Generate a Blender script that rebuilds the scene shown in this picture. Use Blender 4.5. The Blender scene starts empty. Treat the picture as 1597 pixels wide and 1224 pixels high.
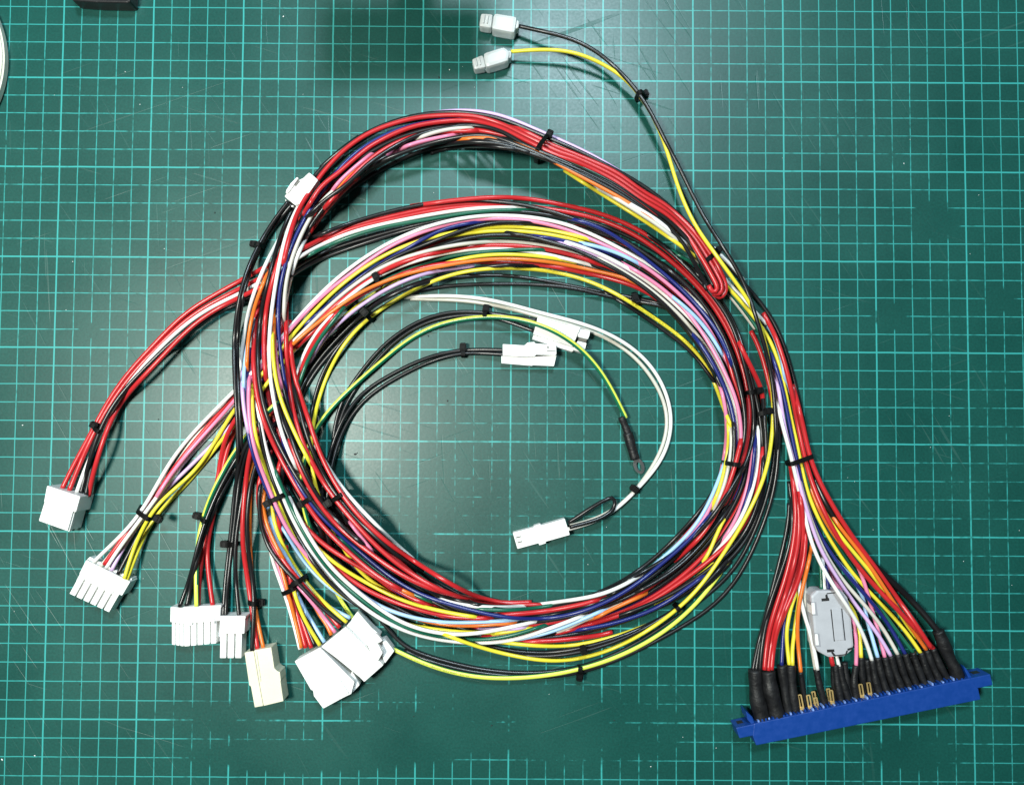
import bpy, bmesh, math, random
import numpy as np
from mathutils import Matrix, Vector

# ------------------------------------------------------------------ scene, camera, lamps
# 1 Blender unit = 10 cm; all layout below is in millimetres on the mat and scaled by S
S = 0.01
sc = bpy.context.scene
random.seed(5)
rng = np.random.default_rng(5)

F = 1200.0
CAM = np.array([0.995, -19.32, 419.77])
PITCH, YAW, ROLL = 0.03862, 0.00044, 0.00637

def cam_matrix():
    cx, sx = math.cos(PITCH), math.sin(PITCH)
    cy, sy = math.cos(YAW), math.sin(YAW)
    cz, sz = math.cos(ROLL), math.sin(ROLL)
    Rx = np.array([[1, 0, 0], [0, cx, -sx], [0, sx, cx]])
    Ry = np.array([[cy, 0, sy], [0, 1, 0], [-sy, 0, cy]])
    Rz = np.array([[cz, -sz, 0], [sz, cz, 0], [0, 0, 1]])
    return Rz @ Rx @ Ry
RC = cam_matrix()

cd = bpy.data.cameras.new('camera')
cam = bpy.data.objects.new('camera', cd)
sc.collection.objects.link(cam)
cam.matrix_world = Matrix.Translation(Vector(CAM * S)) @ Matrix(RC.tolist()).to_4x4()
cd.lens = F / 1597 * 36
cd.sensor_width = 36
cd.sensor_fit = 'HORIZONTAL'
cd.clip_start = 0.05
cd.clip_end = 200
sc.camera = cam

w = bpy.data.worlds.new('World')
sc.world = w
w.use_nodes = True
w.node_tree.nodes['Background'].inputs[0].default_value = (0.80, 0.92, 1.0, 1)
w.node_tree.nodes['Background'].inputs[1].default_value = 0.06

sc.view_settings.view_transform = 'Standard'
sc.view_settings.look = 'None'
sc.view_settings.exposure = 0.0
sc.view_settings.gamma = 1.0

def lamp(name, loc, power, size, color):
    l = bpy.data.lights.new(name, 'AREA')
    l.shape = 'DISK'
    l.size = size
    l.energy = power
    l.color = color
    o = bpy.data.objects.new(name, l)
    sc.collection.objects.link(o)
    o.location = loc
    o.rotation_euler = (Vector((0, 0, 0)) - Vector(loc)).to_track_quat('-Z', 'Y').to_euler()
    return o
lamp('ceiling_lamp', (0.85, 7.4, 12.0), 1650, 2.2, (0.72, 0.90, 1.0))
lamp('desk_lamp', (-3.55, -0.1, 8.3), 1020, 1.7, (0.98, 1.0, 0.91))

# ------------------------------------------------------------------ pixel of the layout sketch -> millimetres
def P2(u, v, z=0.0):
    d = RC @ np.array([(u - 798.5) / F, -(v - 612.0) / F, -1.0])
    t = (z - CAM[2]) / d[2]
    return CAM + t * d

def P2a(uv, z):
    uv = np.asarray(uv, float)
    d = np.stack([(uv[:, 0] - 798.5) / F, -(uv[:, 1] - 612.0) / F, -np.ones(len(uv))], 1) @ RC.T
    t = (z - CAM[2]) / d[:, 2]
    return CAM[None] + t[:, None] * d

# ------------------------------------------------------------------ materials
def new_mat(name):
    m = bpy.data.materials.new(name)
    m.use_nodes = True
    nt = m.node_tree
    return m, nt, nt.nodes['Principled BSDF']

def plastic(name, col, rough=0.35, spec=0.5, var=0.08, scale=6.0, bump=0.0, trans=0.0, sss=0.0, metal=0.0, coat=0.0):
    m, nt, b = new_mat(name)
    tc = nt.nodes.new('ShaderNodeTexCoord')
    nz = nt.nodes.new('ShaderNodeTexNoise')
    nz.inputs['Scale'].default_value = scale
    nz.inputs['Detail'].default_value = 5
    nt.links.new(tc.outputs['Object'], nz.inputs['Vector'])
    hsv = nt.nodes.new('ShaderNodeHueSaturation')
    hsv.inputs['Color'].default_value = (*col, 1)
    mr = nt.nodes.new('ShaderNodeMapRange')
    mr.inputs[1].default_value = 0.3; mr.inputs[2].default_value = 0.7
    mr.inputs[3].default_value = 1 - var; mr.inputs[4].default_value = 1 + var
    nt.links.new(nz.outputs['Fac'], mr.inputs[0])
    nt.links.new(mr.outputs[0], hsv.inputs['Value'])
    nt.links.new(hsv.outputs[0], b.inputs['Base Color'])
    rr = nt.nodes.new('ShaderNodeMapRange')
    rr.inputs[1].default_value = 0.3; rr.inputs[2].default_value = 0.7
    rr.inputs[3].default_value = rough * 0.85; rr.inputs[4].default_value = min(1, rough * 1.2)
    nt.links.new(nz.outputs['Fac'], rr.inputs[0])
    nt.links.new(rr.outputs[0], b.inputs['Roughness'])
    b.inputs['Specular IOR Level'].default_value = spec
    b.inputs['Metallic'].default_value = metal
    b.inputs['Coat Weight'].default_value = coat
    if trans: b.inputs['Transmission Weight'].default_value = trans
    if sss:
        b.inputs['Subsurface Weight'].default_value = sss
        b.inputs['Subsurface Radius'].default_value = (0.03, 0.03, 0.03)
    if bump:
        n2 = nt.nodes.new('ShaderNodeTexNoise')
        n2.inputs['Scale'].default_value = 60
        n2.inputs['Detail'].default_value = 3
        nt.links.new(tc.outputs['Object'], n2.inputs['Vector'])
        bp = nt.nodes.new('ShaderNodeBump')
        bp.inputs['Strength'].default_value = bump
        bp.inputs['Distance'].default_value = 0.003
        nt.links.new(n2.outputs['Fac'], bp.inputs['Height'])
        nt.links.new(bp.outputs[0], b.inputs['Normal'])
    return m

WCOL = {'R': ('red', (0.50, 0.020, 0.024)), 'K': ('black', (0.010, 0.010, 0.011)), 'k': ('black', (0.007, 0.007, 0.008)),
        'W': ('white', (0.82, 0.81, 0.78)), 'C': ('cream', (0.60, 0.57, 0.50)), 'Y': ('yellow', (0.76, 0.66, 0.045)),
        'O': ('orange', (0.74, 0.17, 0.022)), 'P': ('pink', (0.78, 0.23, 0.38)), 'V': ('lilac', (0.62, 0.42, 0.70)),
        'N': ('blue', (0.012, 0.020, 0.15)), 'B': ('pale_blue', (0.36, 0.58, 0.86)), 'G': ('green', (0.008, 0.11, 0.065)),
        'E': ('earth', (0.008, 0.14, 0.065))}
WM = {k: plastic(n + '_insulation', c, rough=0.30, spec=0.5, var=0.05) for k, (n, c) in WCOL.items()}
M_stripe = plastic('yellow_stripe', (0.72, 0.80, 0.10), rough=0.3)
M_print = plastic('black_print', (0.012, 0.012, 0.012), rough=0.6)
M_white = plastic('white_nylon', (0.84, 0.84, 0.82), rough=0.42, var=0.03, sss=0.1, bump=0.05)
M_ivory = plastic('ivory_nylon', (0.72, 0.68, 0.53), rough=0.45, var=0.04, sss=0.1, bump=0.05)
M_clear = plastic('milky_nylon', (0.80, 0.84, 0.84), rough=0.38, var=0.04, sss=0.2, trans=0.35)
M_slot_shade = plastic('slot_shadow_plastic', (0.16, 0.155, 0.14), rough=0.7)  # darker tone painted in for the shade inside plug slots
M_tie = plastic('black_tie_nylon', (0.005, 0.005, 0.005), rough=0.5, spec=0.12, var=0.1)
M_shrink = plastic('heat_shrink', (0.008, 0.008, 0.009), rough=0.5, spec=0.4, var=0.35, scale=25, bump=0.9)
M_blue = plastic('blue_plastic', (0.004, 0.045, 0.25), rough=0.42, var=0.06, scale=30, bump=0.25)
M_bluelight = plastic('scuffed_blue_plastic', (0.18, 0.30, 0.66), rough=0.5, var=0.2, scale=30)
M_gold = plastic('gold_plating', (0.85, 0.60, 0.24), rough=0.42, metal=0.75)
M_tin = plastic('tinned_metal', (0.62, 0.64, 0.62), rough=0.28, metal=1.0)
M_grey = plastic('grey_plastic', (0.44, 0.445, 0.475), rough=0.42, var=0.04, scale=20, bump=0.15)
M_dark = plastic('gap_shade_and_crumb_dark', (0.012, 0.012, 0.013), rough=0.6)  # painted shade of gaps and holes; also the dark crumbs
M_disc = plastic('cream_disc_plastic', (0.74, 0.72, 0.62), rough=0.4)
M_box = plastic('black_case_plastic', (0.012, 0.012, 0.013), rough=0.4, bump=0.2)

# ------------------------------------------------------------------ object helpers
COL = sc.collection
def tag(o, label=None, cat=None, group=None, kind=None):
    if label: o['label'] = label
    if cat: o['category'] = cat
    if group: o['group'] = group
    if kind: o['kind'] = kind
    return o

def obj(name, me, mat=None, parent=None):
    o = bpy.data.objects.new(name, me)
    COL.objects.link(o)
    if mat is not None:
        for m in (mat if isinstance(mat, (list, tuple)) else [mat]):
            me.materials.append(m)
    if parent is not None:
        o.parent = parent
        o.matrix_parent_inverse = Matrix.Translation(-parent.location)
    return o

def empty(name, loc_mm):
    o = bpy.data.objects.new(name, None)
    COL.objects.link(o)
    o.location = Vector(loc_mm) * S
    o.empty_display_size = 0.1
    return o

def mesh_from(name, verts_mm, faces, smooth=False, origin=None):
    me = bpy.data.meshes.new(name)
    v = np.asarray(verts_mm, float) * S
    me.from_pydata(v.tolist(), [], faces)
    me.update()
    if smooth:
        me.shade_smooth()
    return me

def loft_bm(top, zt, bot, zb, bev=0.5, seg=2):
    """solid between an upper outline (pixels at height zt) and a lower outline (pixels at zt, dropped to zb)"""
    bm = bmesh.new()
    vt = []; vb = []
    for (u, v) in top:
        p = P2(u, v, zt); vt.append(bm.verts.new((p[0], p[1], zt)))
    for (u, v) in bot:
        p = P2(u, v, zt); vb.append(bm.verts.new((p[0], p[1], zb)))
    n = len(top)
    bm.faces.new(vt); bm.faces.new(vb[::-1])
    for i in range(n):
        j = (i + 1) % n
        bm.faces.new((vt[i], vb[i], vb[j], vt[j]))
    bmesh.ops.recalc_face_normals(bm, faces=bm.faces[:])
    if bev:
        bmesh.ops.bevel(bm, geom=bm.edges[:], offset=bev, segments=seg, affect='EDGES', profile=0.6, clamp_overlap=True)
    return bm

def bm_mesh(bm, name):
    bmesh.ops.scale(bm, vec=(S, S, S), verts=bm.verts[:])
    me = bpy.data.meshes.new(name)
    bm.to_mesh(me); bm.free()
    for p in me.polygons: p.use_smooth = False
    return me

def prism(name, poly, zt, zb, mat, parent, bev=0.4, bot=None):
    return obj(name, bm_mesh(loft_bm(poly, zt, bot or poly, zb, bev), name), mat, parent)

def lerp(a, b, t): return (a[0] + (b[0] - a[0]) * t, a[1] + (b[1] - a[1]) * t)
def quad_sub(q, s0, s1, t0, t1):
    """part of a pixel quad q = (a,b,c,d): s runs a->b, t runs a->d"""
    def pt(s, t): return lerp(lerp(q[0], q[1], s), lerp(q[3], q[2], s), t)
    return [pt(s0, t0), pt(s1, t0), pt(s1, t1), pt(s0, t1)]

# ------------------------------------------------------------------ tabletop and cutting mat
bm = bmesh.new()
bmesh.ops.create_cube(bm, size=1)
bmesh.ops.scale(bm, vec=(1600, 1200, 30), verts=bm.verts[:])
bmesh.ops.translate(bm, vec=(0, 0, -18.2), verts=bm.verts[:])
tag(obj('table', bm_mesh(bm, 'table'), plastic('table_laminate', (0.25, 0.2, 0.15), rough=0.5, var=0.2)), kind='structure')

def mat_material():
    m, nt, b = new_mat('cutting_mat_pvc')
    N = nt.nodes; L = nt.links
    tc = N.new('ShaderNodeTexCoord')
    def math_(op, a, b_=None, c=None, clamp=False):
        n = N.new('ShaderNodeMath'); n.operation = op; n.use_clamp = clamp
        for i, v in enumerate((a, b_, c)):
            if v is None: continue
            if isinstance(v, (int, float)): n.inputs[i].default_value = v
            else: L.new(v, n.inputs[i])
        return n.outputs[0]
    def noise(scale, detail=3, vec=None, rough=0.5):
        n = N.new('ShaderNodeTexNoise'); n.inputs['Scale'].default_value = scale
        n.inputs['Detail'].default_value = detail; n.inputs['Roughness'].default_value = rough
        L.new(vec or tc.outputs['Object'], n.inputs['Vector']); return n.outputs['Fac']
    def mapping(rot, scale):
        n = N.new('ShaderNodeMapping'); n.inputs['Rotation'].default_value = (0, 0, rot); n.inputs['Scale'].default_value = scale
        L.new(tc.outputs['Object'], n.inputs['Vector']); return n.outputs[0]
    def rng_(x, a, b_, c=0.0, d=1.0):
        n = N.new('ShaderNodeMapRange'); n.inputs[1].default_value = a; n.inputs[2].default_value = b_
        n.inputs[3].default_value = c; n.inputs[4].default_value = d
        L.new(x, n.inputs[0]); return n.outputs[0]
    sp = N.new('ShaderNodeSeparateXYZ'); L.new(tc.outputs['Object'], sp.inputs[0])
    x = math_('MULTIPLY', sp.outputs[0], 10.0)      # centimetres
    y = math_('MULTIPLY', sp.outputs[1], 10.0)
    jit = math_('MULTIPLY', math_('SUBTRACT', noise(9, 2), 0.5), 0.035)
    def lines(c, off5, wthin, wthick):
        c = math_('ADD', c, jit)
        d1 = math_('ABSOLUTE', math_('SUBTRACT', c, math_('ROUND', c)))
        c5 = math_('DIVIDE', math_('SUBTRACT', c, off5), 5.0)
        d5 = math_('MULTIPLY', math_('ABSOLUTE', math_('SUBTRACT', c5, math_('ROUND', c5))), 5.0)
        a = rng_(d1, wthin * 0.75, wthin * 1.25, 1, 0)
        b5 = rng_(d5, wthick * 0.8, wthick * 1.2, 1, 0)
        return a, b5
    ax, bx = lines(x, 0.0, 0.027, 0.041)
    ay, by = lines(y, 2.0, 0.027, 0.041)
    thin = math_('MAXIMUM', ax, ay); thick = math_('MAXIMUM', bx, by)
    # printing worn away in patches
    big = noise(0.55, 4); mid = noise(7.0, 3); fine = noise(28, 4)
    wear = math_('ADD', math_('MULTIPLY', big, 0.9), math_('MULTIPLY', mid, 0.55))
    wear = math_('ADD', wear, math_('MULTIPLY', fine, 0.75))
    for (u, v, rx, ry, k) in ((640, 1150, 150, 44, 1.0), (470, 1180, 210, 26, 0.8), (720, 1075, 160, 60, 0.45), (880, 1140, 190, 70, 0.38), (360, 1120, 130, 40, 0.5),
                           (1455, 345, 42, 34, 0.85), (1390, 492, 34, 26, 0.7), (1560, 465, 24, 20, 0.8), (600, 1040, 120, 60, 0.35), (700, 700, 160, 110, 0.18), (660, 830, 150, 80, 0.25),
                           (1420, 1175, 90, 30, 0.55), (140, 515, 18, 12, 0.8), (850, 790, 120, 70, 0.2), (1000, 1120, 260, 90, 0.2)):
        p = P2(u, v)
        dx = math_('DIVIDE', math_('SUBTRACT', x, p[0] / 10), rx / 28.5)
        dy = math_('DIVIDE', math_('SUBTRACT', y, p[1] / 10), ry / 28.5)
        d = math_('SQRT', math_('ADD', math_('MULTIPLY', dx, dx), math_('MULTIPLY', dy, dy)))
        wear = math_('ADD', wear, math_('MULTIPLY', rng_(d, 0.35, 1.1, 1, 0), k))
    pr_thin = rng_(wear, 1.12, 1.42, 1.0, 0.0)
    pr_thick = rng_(wear, 1.26, 1.56, 1.0, 0.0)
    ink = math_('MAXIMUM', math_('MULTIPLY', thin, math_('MULTIPLY', pr_thin, 0.86)), math_('MULTIPLY', thick, pr_thick), clamp=True)
    # knife cuts and scuffs: long thin streaks in a few directions
    scr = None
    for (rot, sx, sy, th, sd) in ((1.05, 1.1, 34, 0.685, 0), (0.95, 1.3, 46, 0.68, 3.1), (-0.35, 0.9, 40, 0.70, 7.7), (1.5, 1.0, 36, 0.70, 5.2), (0.3, 1.4, 50, 0.70, 9.4)):
        mp = N.new('ShaderNodeMapping'); mp.inputs['Rotation'].default_value = (0, 0, rot); L.new(tc.outputs['Object'], mp.inputs['Vector'])
        mp2 = N.new('ShaderNodeMapping'); mp2.inputs['Scale'].default_value = (sx, sy, 1); mp2.inputs['Location'].default_value = (sd, sd * 2, 0)
        L.new(mp.outputs[0], mp2.inputs['Vector'])
        n = noise(1.0, 2, mp2.outputs[0])
        s = rng_(n, th, th + 0.025, 0, 1)
        scr = s if scr is None else math_('MAXIMUM', scr, s)
    scuff = math_('MULTIPLY', scr, rng_(noise(0.7, 3), 0.46, 0.66, 0.06, 0.8))
    base = N.new('ShaderNodeMix'); base.data_type = 'RGBA'
    base.inputs[6].default_value = (0.0036, 0.056, 0.046, 1); base.inputs[7].default_value = (0.0056, 0.076, 0.062, 1)
    L.new(rng_(noise(2.2, 6), 0.3, 0.7), base.inputs[0])
    gr = N.new('ShaderNodeMix'); gr.data_type = 'RGBA'; gr.blend_type = 'MULTIPLY'; gr.inputs[0].default_value = 1
    L.new(base.outputs[2], gr.inputs[6])
    g2 = N.new('ShaderNodeCombineColor')
    gv = rng_(noise(90, 2), 0.3, 0.7, 0.86, 1.14)
    for i in range(3): L.new(gv, g2.inputs[i])
    L.new(g2.outputs[0], gr.inputs[7])
    sm = N.new('ShaderNodeMix'); sm.data_type = 'RGBA'
    sm.inputs[7].default_value = (0.045, 0.13, 0.11, 1)
    L.new(gr.outputs[2], sm.inputs[6]); L.new(math_('MULTIPLY', scuff, 0.35), sm.inputs[0])
    im = N.new('ShaderNodeMix'); im.data_type = 'RGBA'
    im.inputs[7].default_value = (0.038, 0.34, 0.32, 1)
    L.new(sm.outputs[2], im.inputs[6]); L.new(ink, im.inputs[0])
    L.new(im.outputs[2], b.inputs['Base Color'])
    ro = math_('ADD', rng_(noise(1.1, 5), 0.3, 0.7, 0.34, 0.44), math_('MULTIPLY', scuff, 0.16))
    ro = math_('ADD', ro, math_('MULTIPLY', math_('SUBTRACT', noise(70, 2), 0.5), 0.10))
    L.new(ro, b.inputs['Roughness'])
    b.inputs['Specular IOR Level'].default_value = 0.45
    h = math_('ADD', math_('MULTIPLY', noise(45, 3), 0.35), math_('MULTIPLY', scr, -0.5))
    bp = N.new('ShaderNodeBump'); bp.inputs['Strength'].default_value = 0.35; bp.inputs['Distance'].default_value = 0.002
    L.new(h, bp.inputs['Height']); L.new(bp.outputs[0], b.inputs['Normal'])
    return m
bm = bmesh.new()
bmesh.ops.create_cube(bm, size=1)
bmesh.ops.scale(bm, vec=(900, 640, 3), verts=bm.verts[:])
bmesh.ops.translate(bm, vec=(0, 0, -1.5), verts=bm.verts[:])
tag(obj('cutting_mat', bm_mesh(bm, 'cutting_mat'), mat_material()), 'worn green cutting mat with a pale turquoise centimetre grid under everything', 'cutting mat')

# ------------------------------------------------------------------ wires
HX0, HY0, HR = -310.0, -240.0, 0.5
HW, HH = 1240, 960
Hf = np.zeros((HH, HW), np.float32)
ID = np.full((HH, HW), -1, np.int32)

def catmull(p, step):
    p = np.asarray(p, float)
    if len(p) == 2: p = np.array([p[0], (p[0] + p[1]) / 2, p[1]])
    q = np.vstack([2 * p[0] - p[1], p, 2 * p[-1] - p[-2]])
    out = []
    for i in range(1, len(q) - 2):
        p0, p1, p2, p3 = q[i - 1], q[i], q[i + 1], q[i + 2]
        d = [max(np.linalg.norm((b - a)[:2]), 1e-3) ** 0.5 for a, b in ((p0, p1), (p1, p2), (p2, p3))]
        m1 = d[1] * ((p1 - p0) / d[0] - (p2 - p0) / (d[0] + d[1]) + (p2 - p1) / d[1])
        m2 = d[1] * ((p2 - p1) / d[1] - (p3 - p1) / (d[1] + d[2]) + (p3 - p2) / d[2])
        n = max(2, int(np.linalg.norm((p2 - p1)[:2]) / step))
        t = np.linspace(0, 1, n, endpoint=False)[:, None]
        out.append((2 * t**3 - 3 * t**2 + 1) * p1 + (t**3 - 2 * t**2 + t) * m1 + (-2 * t**3 + 3 * t**2) * p2 + (t**3 - t**2) * m2)
    out.append(p[-1][None])
    return np.vstack(out)

def resample(p, step):
    d = np.linalg.norm(np.diff(p[:, :2], axis=0), axis=1)
    s = np.r_[0, np.cumsum(d)]
    n = max(4, int(s[-1] / step) + 1)
    t = np.linspace(0, s[-1], n)
    return np.stack([np.interp(t, s, p[:, k]) for k in range(p.shape[1])], 1)

def gauss(a, sig):
    k = int(3 * sig) + 1
    g = np.exp(-0.5 * (np.arange(-k, k + 1) / sig) ** 2); g /= g.sum()
    return np.convolve(np.pad(a, k, mode='edge'), g, 'valid')

def parse_path(pts, smooth=True):
    pts = [tuple(float(c) for c in q.split(',')) for q in pts.split()] if isinstance(pts, str) else pts
    a = np.array([(q[0], q[1], q[2] if len(q) > 2 else -1.0) for q in pts])
    c = resample(catmull(a[:, :2], 4.0), 5.5)                        # a sample about every 2 mm
    if smooth and len(c) > 30:                                       # stiff wire: no small kinks
        e = c.copy()
        for k in (0, 1):                                             # ends stay where they are
            n = len(c)
            pad = 24
            ext = np.r_[2 * c[0, k] - c[pad:0:-1, k], c[:, k], 2 * c[-1, k] - c[-2:-pad - 2:-1, k]]
            e[:, k] = gauss(ext, 5.0)[pad:-pad]
        c = resample(e, 5.5)
    return a, c

def maxf(a, k):
    pa = np.pad(a, k, mode='edge')
    return np.max(np.stack([pa[i:i + len(a)] for i in range(2 * k + 1)]), 0)

def normals2(xy):
    t = np.gradient(xy, axis=0)
    t /= np.linalg.norm(t, axis=1, keepdims=True) + 1e-9
    return t, np.stack([t[:, 1], -t[:, 0]], 1)

def hidx(xy):
    ix = np.clip(((xy[..., 0] - HX0) / HR).astype(int), 0, HW - 1)
    iy = np.clip(((xy[..., 1] - HY0) / HR).astype(int), 0, HH - 1)
    return iy, ix

ZMAX = 0
def settle(a, c, r, wid, squash=0.72):
    """lay a wire over whatever already lies there; returns its centre line in mm"""
    global ZMAX
    n = len(c)
    # lower bounds that were given
    lb = np.full(n, 0.0)
    fix = []
    for q in a:
        if q[2] >= 0:
            i = int(np.argmin(np.hypot(c[:, 0] - q[0], c[:, 1] - q[1])))
            fix.append((i, q[2]))
    fix.sort()
    zfix = np.full(n, np.nan)
    for (i, z) in fix: zfix[i] = z
    for (i0, z0), (i1, z1) in zip(fix, fix[1:]):
        if i1 - i0 < 45:
            zfix[i0:i1 + 1] = np.linspace(z0, z1, i1 - i0 + 1)
    idx = np.arange(n)
    known = ~np.isnan(zfix)
    if known.any():
        for i in idx[~known]:
            k = idx[known][np.argmin(np.abs(idx[known] - i))]
            lb[i] = max(0, zfix[k] - 0.35 * abs(i - k))
        lb[known] = zfix[known]
    z = np.full(n, 7.0)
    for it in range(2):
        xy = P2a(c, z)[:, :2]
        t, nn = normals2(xy)
        offs = np.linspace(-squash, squash, 7) * r
        need = np.full(n, r)
        for o in offs:
            iy, ix = hidx(xy + nn * o)
            need = np.maximum(need, Hf[iy, ix] + np.sqrt(max(r * r - o * o, 0)) * (1.0 if True else 0))
        need = np.where(need > 19, 19 + (need - 19) * 0.75, need)
        z = gauss(maxf(need, 4), 3.6)
        z = np.maximum(z, gauss(need, 1.5) * 0.98)
        z = gauss(np.maximum(z, lb), 1.6) if known.any() else z
        z = np.maximum(z, r)
    # a loose end dives into the bundle that hides it
    k = min(10, n // 3)
    ramp = np.linspace(0, 1, k); ramp = ramp * ramp * (3 - 2 * ramp)
    if a[0][2] < 0: z[:k] = r * 0.9 + (z[:k] - r * 0.9) * ramp
    if a[-1][2] < 0: z[-k:] = r * 0.9 + (z[-k:] - r * 0.9) * ramp[::-1]
    ZMAX = max(ZMAX, z.max())
    xyz = P2a(c, z)
    t, nn = normals2(xyz[:, :2])
    dense = resample(xyz, 0.45)
    t, nn = normals2(dense[:, :2])
    for o in np.linspace(-squash, squash, 9) * r:
        iy, ix = hidx(dense[:, :2] + nn * o)
        hh = (dense[:, 2] + math.sqrt(r * r - o * o)).astype(np.float32)
        k = np.argsort(hh); iy, ix, hh = iy[k], ix[k], hh[k]
        up = hh > Hf[iy, ix]
        Hf[iy[up], ix[up]] = hh[up]; ID[iy[up], ix[up]] = wid
    return xyz

def tuck_ends(a, c, xyz, wid):
    """shorten or lengthen the loose ends so that each stops underneath another wire"""
    for end in (0, 1):
        if a[-end][2] >= 0 or len(c) < 12: continue
        cc = c[::-1] if end else c
        zz = xyz[::-1] if end else xyz
        t = (cc[0] - cc[6]); t /= np.linalg.norm(t) + 1e-9
        t2 = (cc[3] - cc[9]); t2 /= np.linalg.norm(t2) + 1e-9
        bend = (t - t2) / 3.0
        ext = [cc[0]]
        d = t.copy()
        for k in range(9):
            d = d + bend * 0.6; d /= np.linalg.norm(d)
            ext.append(ext[-1] + d * 5.5)
        ext = np.array(ext[1:])
        zr = float(np.median(zz[:8, 2]))
        def cov(px):
            iy, ix = hidx(P2a(px, np.full(len(px), zr))[:, :2])
            return (ID[iy, ix] != wid) & (ID[iy, ix] >= 0) & (Hf[iy, ix] > 3.2)
        nin = min(14, len(cc) - 8)
        line = np.vstack([ext[::-1], cc[:nin]])           # index 9 is the present end
        cv = cov(line)
        run = cv.copy()
        for k in range(1, 4): run[:len(run) - k] &= cv[k:]
        best = None
        for k in range(len(line) - 4):
            if run[k]:
                cost = abs(k - 9) * (1.5 if k < 9 else 1.0)
                if best is None or cost < best[0]: best = (cost, k)
        if best is None: continue
        k = best[1]
        if not (9 <= k <= 10):
            if k < 9: cc = np.vstack([ext[:9 - k][::-1], cc])
            else: cc = cc[k - 9:]
        c = cc[::-1] if end else cc
    return c

def tube_mesh(name, xyz, r, sides=10, stripe=None):
    n = len(xyz)
    t = np.gradient(xyz, axis=0); t /= np.linalg.norm(t, axis=1, keepdims=True) + 1e-9
    side = np.cross(t, np.array([0, 0, 1.0])); side /= np.linalg.norm(side, axis=1, keepdims=True) + 1e-9
    up = np.cross(side, t)
    rr = np.broadcast_to(np.asarray(r, float), (n,))
    ang = np.linspace(0, 2 * np.pi, sides, endpoint=False) + np.pi / 2
    v = (xyz[:, None, :] + rr[:, None, None] * (np.cos(ang)[None, :, None] * side[:, None, :] + np.sin(ang)[None, :, None] * up[:, None, :])).reshape(-1, 3)
    i = np.arange(n - 1)[:, None] * sides; j = np.arange(sides)[None, :]; j2 = (j + 1) % sides
    f = np.stack([i + j, i + j2, i + sides + j2, i + sides + j], -1).reshape(-1, 4)
    faces = f.tolist() + [list(range(sides))[::-1], list(range((n - 1) * sides, n * sides))]
    me = mesh_from(name, v, faces, True)
    if stripe is not None:
        # the stripe turns a little along the wire
        mi = np.zeros(len(faces), int)
        ym = xyz[:-1, 1]
        w_ = np.clip((-60 - ym) / 60, 0, 1)
        a0 = stripe[0][0] + (stripe[1][0] - stripe[0][0]) * w_
        a1 = stripe[0][1] + (stripe[1][1] - stripe[0][1]) * w_
        for k in range(sides):
            am = math.degrees(ang[k] + np.pi / sides) % 360
            sel = ((a0 <= am) & (am <= a1)) | ((a0 <= am - 360) & (am - 360 <= a1))
            mi[np.arange(n - 1)[sel] * sides + k] = 1
        me.polygons.foreach_set('material_index', mi)
    return me

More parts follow.
